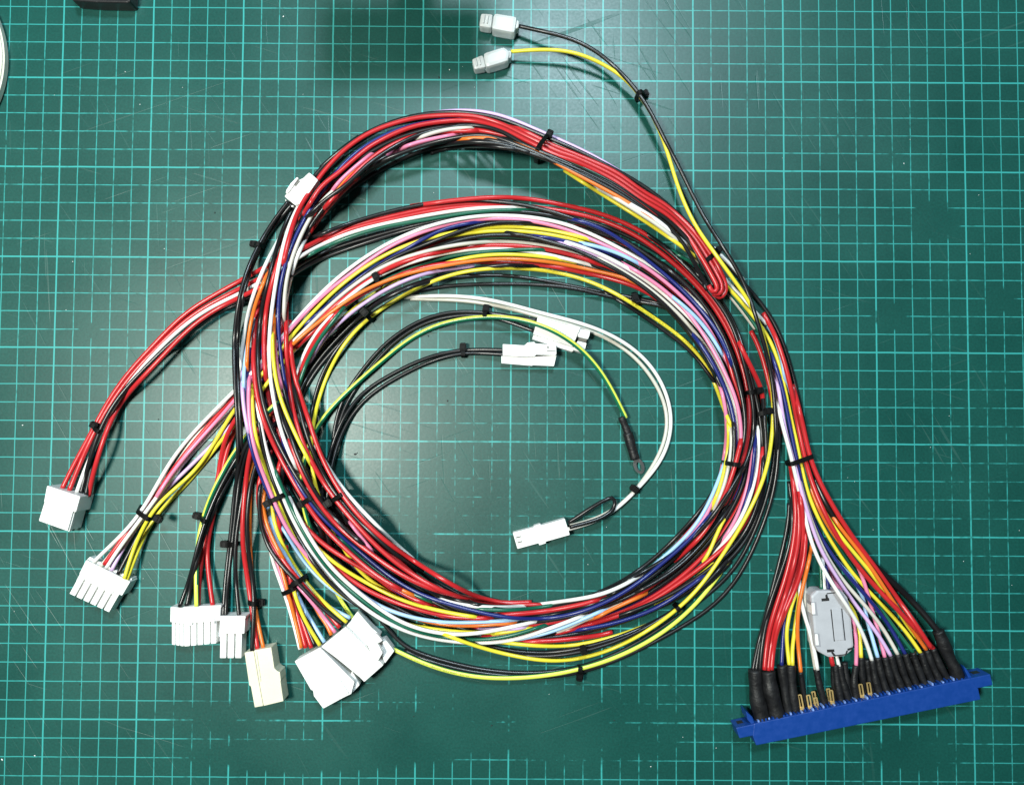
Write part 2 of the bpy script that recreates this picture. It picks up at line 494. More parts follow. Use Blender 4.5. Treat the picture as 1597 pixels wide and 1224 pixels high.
# ------------------------------------------------------------------ cable ties
def tie(p, q, label, head=None, width=2.3, th=0.9):
    """closed strap round whatever lies between pixels p and q, with a ratchet head"""
    zc = 5.0
    a = P2(*p, zc)[:2]; b = P2(*q, zc)[:2]
    n = 41
    s = np.linspace(0, 1, n)
    xy = a[None] + (b - a)[None] * s[:, None]
    L = np.linalg.norm(b - a)
    d = (b - a) / L; nn = np.array([-d[1], d[0]])
    top = np.zeros(n)
    for o in (-0.9, 0, 0.9):
        iy, ix = hidx(xy + nn * o); top = np.maximum(top, Hf[iy, ix])
    top[top < 0.5] = 0.6
    ctr = [(0, max(0.9, min(top[2:8].max() * 0.5, 6)))] + [(s[i] * L, top[i] + th * 0.5) for i in range(1, n - 1)] + [(L, max(0.9, min(top[-8:-2].max() * 0.5, 6)))]
    hull = []
    for pnt in ctr:                                   # upper hull
        while len(hull) >= 2 and (hull[-1][0] - hull[-2][0]) * (pnt[1] - hull[-2][1]) - (hull[-1][1] - hull[-2][1]) * (pnt[0] - hull[-2][0]) >= 0: hull.pop()
        hull.append(pnt)
    base = max(0.5, min(h[1] for h in hull) - 3.5)
    loop = hull + [(L * 0.93, base), (L * 0.5, max(0.5, base - 0.4)), (L * 0.07, base)]
    c = np.array([(x, z) for x, z in loop])
    cc = catmull(np.vstack([c, c[:1]]), 0.7)[:-1]
    m = len(cc)
    tg = np.roll(cc, -1, 0) - np.roll(cc, 1, 0); tg /= np.linalg.norm(tg, axis=1, keepdims=True) + 1e-9
    no = np.stack([-tg[:, 1], tg[:, 0]], 1)
    v = []
    for i in range(m):
        for (wo, to) in ((-0.5, -0.5), (0.5, -0.5), (0.5, 0.5), (-0.5, 0.5)):
            x, z = cc[i] + no[i] * to * th
            pos = a + d * x + nn * wo * width
            v.append((pos[0], pos[1], max(z, 0.05)))
    f = []
    for i in range(m):
        j = (i + 1) % m
        for k in range(4):
            k2 = (k + 1) % 4
            f.append((i * 4 + k, i * 4 + k2, j * 4 + k2, j * 4 + k))
    mid = (a + b) / 2
    root = empty('zip_tie', (mid[0], mid[1], 0))
    tag(root, label, 'cable tie', 'black ties round the harness')
    me = mesh_from('strap', v, f)
    bmx = bmesh.new(); bmx.from_mesh(me); bmesh.ops.recalc_face_normals(bmx, faces=bmx.faces[:])
    bmx.to_mesh(me); bmx.free()
    o = obj('strap', me, M_tie, root)
    if head is not None:
        hp, hz, ang = head
        if hz is None:
            hq = P2(*hp, zc)[:2]
            hz = 1.8
            for dx in (-1.5, 0, 1.5):
                for dy in (-1.5, 0, 1.5):
                    iy, ix = hidx(hq + np.array([dx, dy])); hz = max(hz, float(Hf[iy, ix]) + 0.7)
        h = P2(*hp, hz)
        bmh = bmesh.new()
        bmesh.ops.create_cube(bmh, size=1)
        bmesh.ops.scale(bmh, vec=(4.4, 3.9, 3.2), verts=bmh.verts[:])
        for vv in bmh.verts:                          # a head tapers towards its outer end
            if vv.co.x < 0: vv.co.y *= 0.86; vv.co.z *= 0.8
        bmesh.ops.bevel(bmh, geom=bmh.edges[:], offset=0.45, segments=2, affect='EDGES', clamp_overlap=True)
        def slab(size, loc):
            r = bmesh.ops.create_cube(bmh, size=1)['verts']
            bmesh.ops.scale(bmh, vec=size, verts=r); bmesh.ops.translate(bmh, vec=loc, verts=r)
        slab((1.6, 2.2, 0.5), (0.5, 0, 1.75)); slab((0.7, 3.2, 0.45), (-1.3, 0, 1.45))
        A = math.atan2(d[1], d[0]) + ang
        bmesh.ops.rotate(bmh, cent=(0, 0, 0), matrix=Matrix.Rotation(A, 3, 'Z'), verts=bmh.verts[:])
        bmesh.ops.translate(bmh, vec=(h[0], h[1], max(hz, 1.8)), verts=bmh.verts[:])
        obj('head', bm_mesh(bmh, 'head'), M_tie, root)
        # cut-off tail of the strap beyond the head
    return root
def LATE_TIE():
    tie((1091, 415), (1122, 389), 'black cable tie round the folded red and black bundle', ((1119, 391), None, 0))

WIRES = """
# ---- lowest: fan to plug A
R|97,762,9 107,740 126,705 147,667 160,640 177,612 205,575 240,538 290,487 340,457 400,424 440,403 480,385 503,371 540,354 600,340 660,326 720,318 780,319 820,321 880,330 920,337 960,351 1000,371 1030,393 1055,414 1080,437 1110,472 1139,520 1155,560 1162,590 1168,620 1170,650 1166,690 1158,722 1146,752 1132,785 1118,808|red wire nearest the left end of the white plug at the far left edge
R|108,765,9 118,740 130,710 150,668 166,640 184,612 215,573 250,537 300,490 340,468 400,437 440,418 480,392 520,367 560,352 600,345 660,331 720,323 780,321 830,330|second red wire from the left in the white plug at the far left edge
W|120,767,8 131,733 152,690 172,640 200,600 240,552 300,497 340,473 380,456 400,445 440,418 480,392 505,380 540,364 600,349 660,337 720,327 780,323 830,325|thin white wire between red and black wires of the far left plug
N|122,769,6 132,738 152,690|short navy wire stretch entering the far left plug between red and black
K|126,770,7 136,730 155,670 170,640 193,608 230,570 280,522 330,488 400,458 440,432 480,404 540,381 600,364 660,348 720,337 760,331 800,329 840,332 880,340 920,353 960,367 1000,391 1040,420 1080,452 1120,505 1140,550 1150,590 1160,640 1161,690 1150,722|black wire beside the navy one in the far left plug
K|134,772,7 142,730 160,672 176,640 200,610 240,568 290,520 340,486 400,464 440,440 480,412 540,389 600,369 660,352 720,342 770,338|lower black wire of the branch running to the far left plug
R|138,774,5 143,745 160,690 166,670 185,630 207,605 250,560 300,507 340,480 400,452 450,425|dark red wire on the right-hand underside of the far left plug branch
K|470,378 490,369 540,350 560,343 600,332 640,322 690,314 740,312 780,314 820,320 860,329 900,343 940,360 980,383|thin black wire standing apart above the upper left branch
G|450,415 470,405 505,385 540,371 600,353 660,344 720,333 780,327 840,328|dark green wire beside the white one in the upper left branch
R|640,322 680,316 720,311 760,308 800,307 840,312 880,320 920,328 960,341 1000,360 1040,388 1080,428 1110,462 1145,520 1158,560 1166,600|outermost red wire arching over the middle band of the coil
# ---- fan to plug B
C|157,883,8 180,855 206,823 226,798 248,765 270,735 286,705 331,650 366,613 410,565|cream wire just right of the outer white one in the six-slot plug at lower left
R|163,880,5 183,850 206,820 227,797 252,758 294,700 337,650 367,616 420,560|red wire among the white and pink ones of the six-slot plug branch at lower left
K|184,895,8 200,865 215,835 232,804 262,765 300,725 330,695 365,650 400,612 440,575|black wire entering the six-slot plug at lower left
V|174,889,8 188,862 206,830 232,797 262,758 290,735 323,700 348,678 372,650 410,610|lilac wire entering the six-slot plug at lower left
W|166,885,8 185,855 210,822 228,798 250,767 275,735 305,700 352,651 368,629 420,575 455,522 480,497|middle white wire of the six-slot plug at lower left
W|146,876,8 175,848 200,825 222,796 240,765 262,725 279,700 326,649 365,610 400,575 440,525 463,498 497,460 545,418 600,382 660,355 720,340 780,335 840,340 880,348 920,363 960,384 1000,405 1040,431 1080,463 1105,490 1122,514|outer white wire at the left end of the six-slot plug at lower left
P|230,800 262,745 300,698 345,649 368,622 410,570 450,515 470,495 503,460 550,425 600,388 660,361 720,345 780,340 840,346 880,356 920,372 960,390 1000,411 1040,441 1080,478 1100,502 1125,547 1142,580 1152,605|pink wire running beside the outer white one along the outer curve of the middle band
Y|198,903,8 210,870 225,835 239,806 265,780 290,757 320,720 350,680 385,640 430,580 480,520 540,460 600,420 650,385 690,370 740,362 800,359 840,363 900,374 940,388|yellow wire on the right-hand end of the six-slot plug at lower left
Y|194,902,8 203,870 216,835 234,802 252,777 280,757 305,735 335,690 356,652 369,633 420,570 453,525 480,496 514,460 550,430 600,397 660,373 720,360 760,354 800,353 840,356 880,363 915,371 945,384|yellow wire second from the right-hand end of the six-slot plug at lower left
# ---- middle band left
N|460,520 500,487 540,448 570,425 610,401 640,386 672,364 700,353 740,347 775,343|navy wire peeping out under the pink one at the top left of the middle band
K|470,525 500,487 530,462 560,436 600,408 640,390 680,375 720,359 770,346 820,347 870,352|black wire crossing between the yellow wires of the middle band
C|430,560 470,520 510,480 538,455 580,424 600,413 640,398 680,388 720,380 780,376 840,381 880,390 910,400|cream wire above a red one in the centre of the middle band
R|440,560 480,517 520,478 540,462 580,434 600,418 660,399 720,386 780,382 840,386 880,394 920,405 960,424|red wire between cream and white in the centre of the middle band
W|446,560 480,525 520,485 550,456 590,430 600,424 660,403 720,390 780,387 840,394 880,403 920,412 945,421|white wire under the tie at the left of the middle band
G|460,570 500,520 540,475 580,447 620,428 660,410 720,396 780,391 840,388 880,392|dark green wire in the inner half of the middle band
Y|640,430 700,408 740,399 780,396 840,399 880,405 900,410|yellow wire lying above an orange one in the inner half of the middle band
R|440,565 457,545 480,525 520,488 550,465 600,440 640,421 700,410 760,408 840,412 920,427 960,436 1000,449 1040,475 1070,510|red wire on the inner edge of the middle band next to orange
O|430,565 455,537 500,500 550,462 600,438 640,425 690,415 740,406 780,403 840,406 880,412 920,421 960,428 1000,443 1030,463 1060,492|orange wire passing under the small tie in the middle band
Y|480,560 500,530 530,500 560,475 573,463 600,446 625,437|short yellow wire beside the lilac one left of the coil's hole
V|470,590 486,560 502,530 540,493 585,461 620,441 660,427 700,419 740,415|lilac wire on the inner side of the middle band at left
W|455,615 461,590 470,560 478,540 500,507 520,490 548,465|white wire fanning out behind the coil's left side
R|457,620 467,582 484,540 510,505 545,468|red wire fanning out between white and green behind the coil's left side
G|460,625 470,582 490,540 515,505 552,462|green wire fanning out behind the coil's left side
K|450,640 463,612 478,570 515,530 555,492 600,462 660,438 720,424 780,412 840,416|black wire under the yellow one at the upper rim of the coil's hole
K|455,645 468,606 482,580 510,545 545,508 580,478 630,450 680,436 740,430 790,429 840,436 900,448 960,460 1000,466 1040,475 1070,490|upper black wire of the loose pair at the top of the coil's hole
K|460,645 474,606 500,567 530,535 570,497 620,464 660,451 720,444 780,443 850,444 900,450 960,466 1010,471 1050,482 1080,500|lower black wire of the loose pair at the top of the coil's hole
K|474,720 482,665 490,620 503,578 530,537 572,494 630,462 672,443|thin black wire shadowing the inner yellow one at left
C|640,466 655,467 700,467 760,473 800,482 840,494 900,509 950,528 990,555 1022,595 1042,640 1041,680 1022,722 991,766 970,788 940,806 915,815 889,820,5|inner of two white wires curving to the small plug inside the coil
W|630,464 655,462 700,461 760,466 800,476 850,490,9 900,502,9 950,520 1000,552 1030,590 1048,640 1047,680 1032,720 994,762 975,783 950,804 920,817 886,825,5|outer of two white wires curving to the small plug inside the coil
K|886,815,5 905,803,6 925,790,7 945,779,7 955,776,7 959,783,6 955,795,5 940,806,4 915,815,4 888,822,5|short black wire looped back into the small plug in the middle of the coil
K|838,500,6 820,497 800,494 780,490 757,487 720,485 680,489 640,507 600,535 570,570 548,600 533,620 525,645 520,675 517,700 518,720 520,745 530,790 545,825 560,848|upper black wire to the larger white plug inside the coil
K|834,517,6 815,510 795,502 775,495 757,491 720,491 680,496 640,514 605,541 576,576 553,608 537,630 529,655 524,680 521,705|lower black wire to the larger white plug inside the coil
K|788,546,5 750,545 722,544 690,550 650,563 610,584 565,610 550,627 535,650 524,675 518,695 510,720 505,745 500,780 500,815 505,845 513,862|upper black wire to the stepped white plug inside the coil
K|788,553,5 750,550 722,549 690,556 655,570 615,591 570,619 555,636 540,658 530,680 523,700 517,725 513,750 508,790 508,830 518,865|lower black wire to the stepped white plug inside the coil
K|490,700 488,740 492,790 497,815 500,838 511,862|black wire hanging down behind the coil between two of its ties
K|610,985 612,1000 640,1014 680,1027 740,1042 800,1049 860,1048 920,1036 980,1010 1040,973 1100,930 1139,896 1164,857 1188,800 1203,750 1209,700 1209,640|inner black wire of the outermost pair along the bottom right
K|590,985 606,1002 640,1020 680,1034 740,1048 800,1054 850,1056 900,1050 960,1030 1020,1001 1058,980 1106,950 1139,918 1164,879 1194,808 1209,758 1214,700 1216,650 1213,600 1200,540 1185,500 1165,470|outer black wire of the outermost pair along the bottom right
E|976,652,4 965,630 945,590 920,557 893,532 865,516,13 835,503,13 810,497 780,493 757,494 720,497 680,507 640,527 605,556 570,585 545,608 520,632 500,655 486,680 474,710 470,735 469,770 475,800 484,828 500,870 520,915 530,935 545,955 565,985 590,1000 612,1010 640,1025 680,1041 740,1055 800,1057 850,1053 900,1044 960,1025 1000,1006 1039,982 1077,950 1106,917 1127,888 1145,860|green and yellow striped earth wire ending in the ring terminal
Y|1160,700 1140,668 1129,640 1113,590 1080,540 1040,509 1000,482 960,457 920,438 880,427 840,420 780,418 740,420 710,426 672,439 630,460 574,496 540,530 512,580 500,610 490,650 484,690 486,730 492,765 503,792 530,845 560,893 590,915 640,940|long yellow wire along the rim of the coil's hole, the innermost at upper right
K|940,455 960,464 1000,491 1040,519 1080,548 1110,590|black wire tucked under the long innermost yellow one at upper right
# ---- left lower fan (C, D, E, F, G)
R|430,590 400,615 369,648 356,668 347,690 342,735 335,775 328,810 320,840 312,880 309,945,8|left red wire of the white plug with five slots
R|430,600 400,625 369,660 360,680 350,712 345,745 334,800 324,835 321,860 326,900 332,944,8|right red wire of the white plug with five slots
E|450,610 430,630 405,655 384,678 355,722 335,760 318,800 311,830 307,860 306,900 307,945,8|yellow and green striped wire beside black ones under the tie above the five-slot plug
K|440,640 400,685 370,725 345,770 327,808 316,840 305,880 296,920 291,946,8|black wire second from the left in the white plug with five slots
K|430,640 392,680 365,720 340,765 323,805 312,835 302,880 296,905 280,946,8|black wire at the left end of the white plug with five slots
K|430,640 400,670 376,700 370,740 364,780 362,815 358,848 353,890 350,920 348,962,7|left black wire of the narrow three-slot white plug
K|440,640 405,670 382,705 373,745 368,800 362,848 357,895 353,925 352,962,7|middle black wire of the narrow three-slot white plug
K|450,640 410,680 388,720 379,770 370,820 366,848 366,880 368,910 373,962,7|right black wire of the narrow three-slot white plug
R|430,620 405,660 390,700 384,742 380,790 377,820 379,860 387,907 391,937 396,975 402,1012,7|red wire entering the cream plug
O|435,630 408,665 396,700 391,750 389,820 391,867 396,938 403,975 411,1010,7|orange wire entering the cream plug
K|435,660 412,695 396,725 388,770 384,820 388,867 395,905 397,937 395,970 393,1014,7|black wire entering the cream plug
K|458,690 440,720 437,760 440,800 441,830 438,870|black wire behind the left ties of the coil
R|450,690 432,720 432,770 436,820 440,870|dark red wire hidden behind the lilac and yellow strands at the lower left
W|425,780 418,810 416,842 420,860 430,890 443,920 452,950 462,985 468,1012,9|white wire at the left side of the branch to the lower of two joined plugs
P|425,790 420,820 422,850 430,870 440,900 447,920 460,960|pink wire beside white in the branch to the lower of two joined plugs
O|432,820 430,845 432,868 440,890 448,920 456,950 464,980 470,1010,9|orange wire entering the lower of two joined plugs
R|440,840 438,865 445,893 453,915 457,930 465,965 477,1010,9|left red wire entering the lower of two joined plugs
R|446,850 446,880 455,912 460,930 470,965 486,1010,9|right red wire entering the lower of two joined plugs
K|450,880 457,915 465,945 480,980 492,1008,9|black wire entering the lower of two joined plugs
B|462,920 470,940 478,955 490,975 506,1001,9|light blue wire entering the lower of two joined plugs
Y|452,895 457,915 461,930 475,965 499,1006,9|yellow wire entering the lower of two joined plugs
O|462,908 475,922 490,943 498,957 510,975 517,990,10|orange wire entering the upper of two joined plugs
B|420,740 413,765 418,800 430,840 447,870 462,896 480,923 500,940 520,952 546,963,10|light blue wire entering the upper of two joined plugs
R|425,700 410,725 400,760 403,800 411,820 424,850 447,880 462,903 490,930 511,955 530,978,10|right red wire entering the upper of two joined plugs
P|418,845 430,868 445,890 460,908 480,930 500,955 523,986,10|pinkish red wire entering the upper of two joined plugs
O|420,740 408,765 406,785 413,812 425,845 445,875 460,900|orange wire just left of light blue near the leftmost coil tie
K|415,720 405,745 402,780 405,810 412,845 425,868 445,890 466,908 500,948 536,974,10|black wire entering the upper of two joined plugs
Y|425,770 420,790 426,815 440,850 457,880 472,903 500,935 541,970,10|yellow wire entering the upper of two joined plugs
# ---- right side / middle band right
Y|1137,800 1128,812 1117,835 1105,862 1090,885 1078,900|dull yellow wire deep inside the lower right band
C|1145,850 1136,858 1120,878 1100,895|short cream wire end beside navy at lower right
N|800,364 840,369 880,374 910,383 940,391 970,405|navy wire in the middle of the band at the top centre
B|880,376 920,382 960,394 990,408 1020,428|pale blue wire peeping out beside pink at the middle band's top right
V|840,368 860,374 880,382 920,394 960,411 985,424 1015,443|lilac wire beside white with printing at the top right of the middle band
C|900,388 930,400 960,416 1000,440 1040,472 1080,512 1105,545 1120,570 1129,590 1140,615 1148,640 1153,670 1152,700 1146,735|grey white wire on the inner side of the right-hand band
W|850,368 868,373 920,389 960,407 1000,431 1040,462 1070,490 1095,515 1115,545 1135,590 1143,612 1151,645 1156,680|white wire with printing along the right-hand band
P|950,400 975,412 1000,427 1040,454 1080,496 1105,533 1125,570 1140,600 1154,640 1157,670 1156,700 1150,740|pink wire between white and light blue along the right-hand band
B|1020,442 1045,460 1080,487 1108,520 1128,555 1142,585|light blue wire beside pink at the upper right of the coil
K|760,358 790,362 840,372 880,383 920,399 960,420 1000,444 1040,478 1080,522 1105,560 1122,592 1135,620|black wire crossing over the red and cream ones in the middle band
R|1120,530 1135,560 1144,590 1156,625 1161,655|red wire beside the white one above the right-hand ties
N|1060,500 1085,525 1100,545 1112,567 1125,590 1135,615 1143,640 1148,670 1149,700 1146,730 1140,752|navy wire just right of pink under the small tie on the right
K|1010,396 1040,418 1080,452 1110,490 1130,530 1145,570 1155,610 1163,640 1163,680 1158,708 1140,745|black wire left of the thick red one in the right-hand band
N|860,336 890,341 920,347 960,367 1000,399 1040,430 1080,468 1123,521 1140,565 1152,602|navy wire along the outer half of the right-hand band
K|1000,360 1040,386 1080,426 1120,470 1145,510 1158,560 1167,590 1174,620 1177,650 1175,690 1165,722 1148,752 1130,782 1105,816 1070,850 1030,882 1000,903 960,924 920,940|black wire right of the thick red one, running down the right-hand band
K|1060,402 1085,424 1125,468 1151,515 1164,560 1174,600 1184,640 1190,690 1188,740|outer black wire of the right-hand band passing a tie
R|1155,540 1165,560 1176,582 1187,608 1192,650|dark red wire at the outer side of the right-hand band
P|1112,572 1121,590 1128,615 1133,640 1135,670 1132,700 1129,720 1125,740 1115,770 1106,800 1090,825 1072,845 1050,862|pink wire on the inside edge of the band under the small tie on the right
B|1140,690 1130,725 1119,752 1099,800 1070,838 1040,864 1018,884 1000,897|light blue wire on the inside edge at the lower right of the coil
Y|1131,625 1136,650 1139,680 1136,705 1132,725 1127,750 1118,775 1108,800 1096,818|yellow wire next to pink under the small tie on the right
C|1136,630 1140,655 1143,690 1140,712 1137,730 1132,752 1123,777 1112,803 1100,820|cream wire next to yellow under the small tie on the right
K|1138,620 1143,645 1147,680 1146,705 1143,730 1137,757 1125,785|black wire next to cream under the small tie on the right
R|1160,660 1156,690 1150,715 1143,740 1137,757 1128,775 1115,807 1100,830 1080,852 1050,875|red wire crossing to the right of the small tie on the right
P|1180,660 1174,700 1169,750 1153,800 1143,820 1133,838 1110,865|pink wire at the centre of the lower right band beside white
N|1182,655 1177,690 1173,750 1158,800 1142,830|navy wire between pink and white on the right
W|1181,645 1184,700 1178,750 1161,800 1140,835 1120,858 1102,876|white wire running down the centre of the lower right band
Y|1124,862 1112,879 1082,904 1051,925 1021,940 1004,948|yellow wire right under the bright red one at lower right
R|1192,660 1190,700 1184,752 1172,800 1150,835 1119,863 1080,895 1045,918 1010,942 970,958 940,968 900,978 880,984 850,993|bright red wire sweeping across the lower right band
K|1186,640 1191,700 1188,760 1178,800 1160,836 1140,860 1110,885 1060,919 1020,940 980,955 940,968|black wire outside the bright red one at lower right
K|1192,650 1196,700 1192,760 1183,803 1165,842 1140,871 1100,906 1050,936 1000,959 950,976 900,986|second black wire outside the bright red one at lower right
N|1148,850 1120,878 1090,905 1060,924 1040,941 1010,955 980,965 940,977 920,979 880,985|navy wire low in the bottom right band
K|1150,775 1138,790 1110,830 1080,865 1040,898 1000,920 960,938|black wire across the lower right curve, the second from inside
K|1172,700 1158,732 1135,770 1105,815 1075,845 1040,871 1000,893 960,915|black wire across the lower right curve, beside the blue one
# ---- bottom band deep
R|740,995 770,992 800,987 830,980|short red stretch above the green wire at the bottom of the coil
Y|770,988 790,985 815,981 845,976|short yellow stretch above the green wire at the bottom of the coil
R|830,1000 870,998 900,995 935,990 955,985|dark red wire low in the bottom band
Y|760,998 790,1002 820,1006 850,1008 880,1008 910,1004 940,998 980,986 1020,970|yellow wire low in the bottom band ending under dark ones
K|740,1002 780,1012 820,1018 860,1018 900,1012 950,999 1000,980 1050,953 1100,915 1140,875|upper black wire below the bottom band
K|760,1012 800,1021 850,1024 900,1018 960,1001 1020,972 1080,930 1120,890 1150,855|lower black wire below the bottom band
C|850,992 880,981 920,963 945,953 975,938 1000,925|grey wire crossing the bottom band at right
O|900,970 930,962 950,952 980,938 1000,929 1025,915|orange wire in the bottom band at right
B|780,1001 800,998 850,989 880,978 920,960 945,950 975,935|light blue wire crossing the bottom band at right
V|740,982 770,981 810,979 840,972|pale lilac stretch in the bottom band
R|740,962 780,958 820,957 850,953 880,948 910,942 940,934 970,920|red wire under the white one at the inner rim of the bottom band
G|700,942 720,947 760,951 800,952 850,946 890,939|green wire under the white one at the inner rim of the bottom band
# ---- U band lower group
O|505,850 530,903 560,928 600,949 640,962 700,976 760,974 800,971 840,966|orange wire in the middle of the bottom band
B|520,885 545,912 580,940 620,957 660,967 700,971 760,969 800,967 840,962|light blue wire in the middle of the bottom band
R|480,835 505,866 540,900 580,925 620,941 660,952 700,962 760,964 800,962|red wire under the yellow one in the bottom band
Y|470,830 490,850 523,880 560,902 600,924 640,941 700,955 745,963 780,966|yellow wire in the upper half of the bottom band
R|450,790 470,815 500,847 540,872 575,892 620,920 660,943 700,950|red wire crossing the gap between the tied groups at lower left
P|540,805 550,820 570,845 590,870 610,888|pink wire bridging the gap right of the blue wire
B|420,790 437,817 455,845 476,880 505,910 540,935 570,950|light blue wire on the outer side of the leftmost tied group
N|392,515 389,550 383,600 382,640 386,675 391,700 402,732 415,760 433,802 455,838 485,875 515,907|navy wire on the outer edge of the coil's left side
Y|395,575 392,605 394,650 402,700 421,750 433,779 446,815 483,880 505,905 530,926 560,946 600,964 640,975 700,984 750,987 800,984|yellow wire under the leftmost coil tie
P|393,555 387,600 388,650 396,700 415,750 427,780 441,815 470,858 495,885 525,912|pink wire under the leftmost coil tie
K|398,610 400,640 407,680 425,750 438,780 453,815 490,880 525,920 560,947 600,967|black wire between yellow and white under the leftmost coil tie
W|396,590 404,650 414,700 431,750 442,780 459,815 498,880 530,915 570,950 620,980 660,993 700,1000 760,1003 800,999 850,982 900,964 940,946|outer white wire of the bottom band
G|415,700 436,750 448,780 465,815 505,880 540,915 580,948 620,974 660,988 700,995 760,998 800,991 840,978 880,964|green wire between the two white ones of the bottom band
W|440,750 453,780 470,815 511,880 540,908 580,940 620,969 660,983 700,990 730,990 760,985 800,977 830,970 870,960|inner white wire of the bottom band
W|650,918 690,938 720,944 760,947 800,947 850,941 900,934 940,928 980,909 1000,897 1020,884|white wire on the inner rim of the bottom band
G|480,790 505,817 540,850 578,883 620,913 660,935 700,946|thin green wire hugging the blue one
O|500,820 520,838 545,861 565,881 600,906 640,927 680,942|orange wire left of the blue one
R|400,420 417,425 408,450 401,480 396,520 394,550 398,605 408,650 430,700 445,730 457,750 475,780 496,815 520,838 545,862 580,893 620,918 660,935|red wire passing just left of the blue one at the second tie
N|436,650 448,725 461,750 480,780 505,811 540,842 585,880 620,908 660,929 700,942 720,947 760,958 800,964 840,966 880,961 920,950 960,932 1000,906 1030,880 1060,856 1085,832 1105,806 1122,783|bright blue wire running through the second coil tie and along the bottom band
K|560,213 530,233 500,262 478,290 453,330 434,375 423,420 415,450 408,480 402,530 401,560 404,600 415,650 438,700 461,742 485,778 510,810 540,836 590,873 640,904 700,933 740,943 790,948|black wire right of the blue one at the second coil tie
R|440,650 465,725 476,750 491,776 518,813 560,849 601,880 640,905 680,921 720,931 760,938 800,941 840,938|red wire on the right of the second coil tie
K|430,600 442,650 468,720 484,755 498,779 525,813 565,848 610,882|black wire inside the second coil tie
K|455,600 480,660 500,705 527,752 541,773 562,802 610,850 650,882 690,905|black wire at the right edge of the third coil tie
W|495,700 518,740 530,757 545,775 569,800 600,832 640,868 662,886|thin white wire on the rim of the coil's hole at the third tie
R|447,470 446,520 446,550 451,605 459,650 475,700 503,750 520,778 543,803 580,845 620,880 660,906 700,927 740,937 780,941|left red wire through the third coil tie
K|452,560 457,605 470,650 485,700 509,750 526,776 549,802 600,850 660,896 720,928|black wire between two reds at the third coil tie
R|452,500 453,550 463,605 481,650 495,700 520,750 533,772 555,800 600,843 654,880 700,909 740,930 790,942 840,943|right red wire through the third coil tie
# ---- U band left
C|535,285 500,312 488,330 465,375 449,420 443,460 442,490 444,530|cream wire on the inner side of the coil's upper left curve
N|700,187 660,191 620,201 580,220 560,233 535,255 508,290 481,330 457,375 445,408 435,455 433,485 434,520 437,550 445,605 455,640|navy wire along the upper left curve of the coil
P|428,490 427,530 430,560 438,605 454,650 468,680|pink wire beside navy on the coil's left side
O|430,480 425,520 427,550 432,605 442,640 458,668|orange wire beside yellow on the coil's left side
Y|426,485 424,540 427,575 433,610 443,640 457,668 470,698 482,720 497,745 512,768|yellow wire sliding under the third coil tie's left red
B|400,485 393,510 385,545 381,575 380,605 382,645|pale blue wire on the outer edge of the coil's left side
O|430,400 415,430 405,455 395,480 388,520 384,550 385,580|orange wire on the outer edge of the coil's left side
R|445,375 433,410 425,436 414,485 411,550 414,590 420,625|red wire left of the thick white one on the coil's left side
V|380,540 377,575 377,605 380,640 386,672 396,705|lilac wire on the very edge of the coil's left side
W|440,365 424,392 410,420 398,450 388,480 382,510 378,545|white wire on the very edge of the coil's left side
W|490,350 470,380 462,400 456,420 449,450 442,482 441,510|thin white wire on the inner edge of the coil's left side
W|535,240 500,272 485,290 459,330 443,375 434,420 424,480 419,550 423,605 432,650 447,700 463,732 478,758|long white wire down the coil's left side
V|640,183 690,173 740,172 780,178 820,195 870,217 900,230 940,251 980,276 1000,290 1040,322|lilac wire on the outer edge of the top arc
G|700,180 740,184 780,190 820,203 862,223 900,238 940,256 980,278|dark green wire just under the lilac one at the top arc tie
R|1152,488 1163,503 1179,524 1188,552 1196,582 1204,620 1212,655|dark red wire deep in the trunk below the fold
# ---- U band interior
K|640,252 690,231 750,227 800,231 850,246|lowest black wire on the inner rim of the top arc
K|510,325 560,285 600,262 640,241 700,224 740,220 780,223 830,240 870,256|second black wire from the inner rim of the top arc
O|520,305 545,276 570,256|short orange stretch at the upper left curve
P|505,318 524,290 540,273 580,240 600,228|pink wire at the upper left curve
R|480,350 503,330 535,290 580,245 640,212 700,205 740,203 780,208|red wire in the inner half of the top arc
O|680,225 700,220 740,214 780,216 820,229 860,250 900,273 940,293 980,316 1020,341 1050,366 1075,392 1105,415 1132,432 1148,450 1162,466|orange wire on the inner side of the top arc
P|600,245 640,226 700,212 740,207|pink wire on the inner side of the top arc
C|580,245 640,220 680,204 700,200 740,198 770,203|cream wire below the reds at the crown of the top arc
W|940,295 970,312 1000,327 1030,345 1055,368 1085,395 1120,420 1135,440 1150,458 1166,474|white wire passing under the folded red bundle
C|920,288 950,302 980,322 1010,340 1040,360 1065,382 1090,408 1134,455 1150,475 1166,496 1178,513|cream wire passing under the folded red bundle
G|1000,362 1040,388 1060,400 1090,414 1137,452 1150,469 1168,492 1182,513 1200,540 1213,567 1223,592 1234,640 1246,690 1252,718 1261,757 1276,800 1292,830 1312,860 1340,900 1370,945 1400,985 1424,1017,7|green wire from under the folded red bundle to the blue connector
Y|880,266 905,283 930,297 960,317 1000,341 1040,368 1085,400 1128,440 1137,450 1160,475 1180,499 1199,523 1211,552 1221,582 1230,640 1243,690 1248,718 1259,770 1278,813 1300,850 1330,896 1370,937 1400,968 1425,1000 1436,1018,7|yellow wire from the inner top arc to the blue connector
K|480,345 510,330 543,294 580,260 640,234 700,217 760,212 820,232 870,255 900,269 960,299 1000,325 1040,352 1068,384 1086,416 1097,436,12 1104,448,9 1103,453,5 1097,442,2|black wire on the inner side of the folded bundle
K|455,365 500,318 540,288 580,252 640,216 690,201 740,196 780,205 820,227 870,248 900,262 960,291 1000,317 1040,343 1074,376 1092,408 1105,432,13 1112,447,10 1110,453,6 1103,444,2|black wire beside the reds in the folded bundle
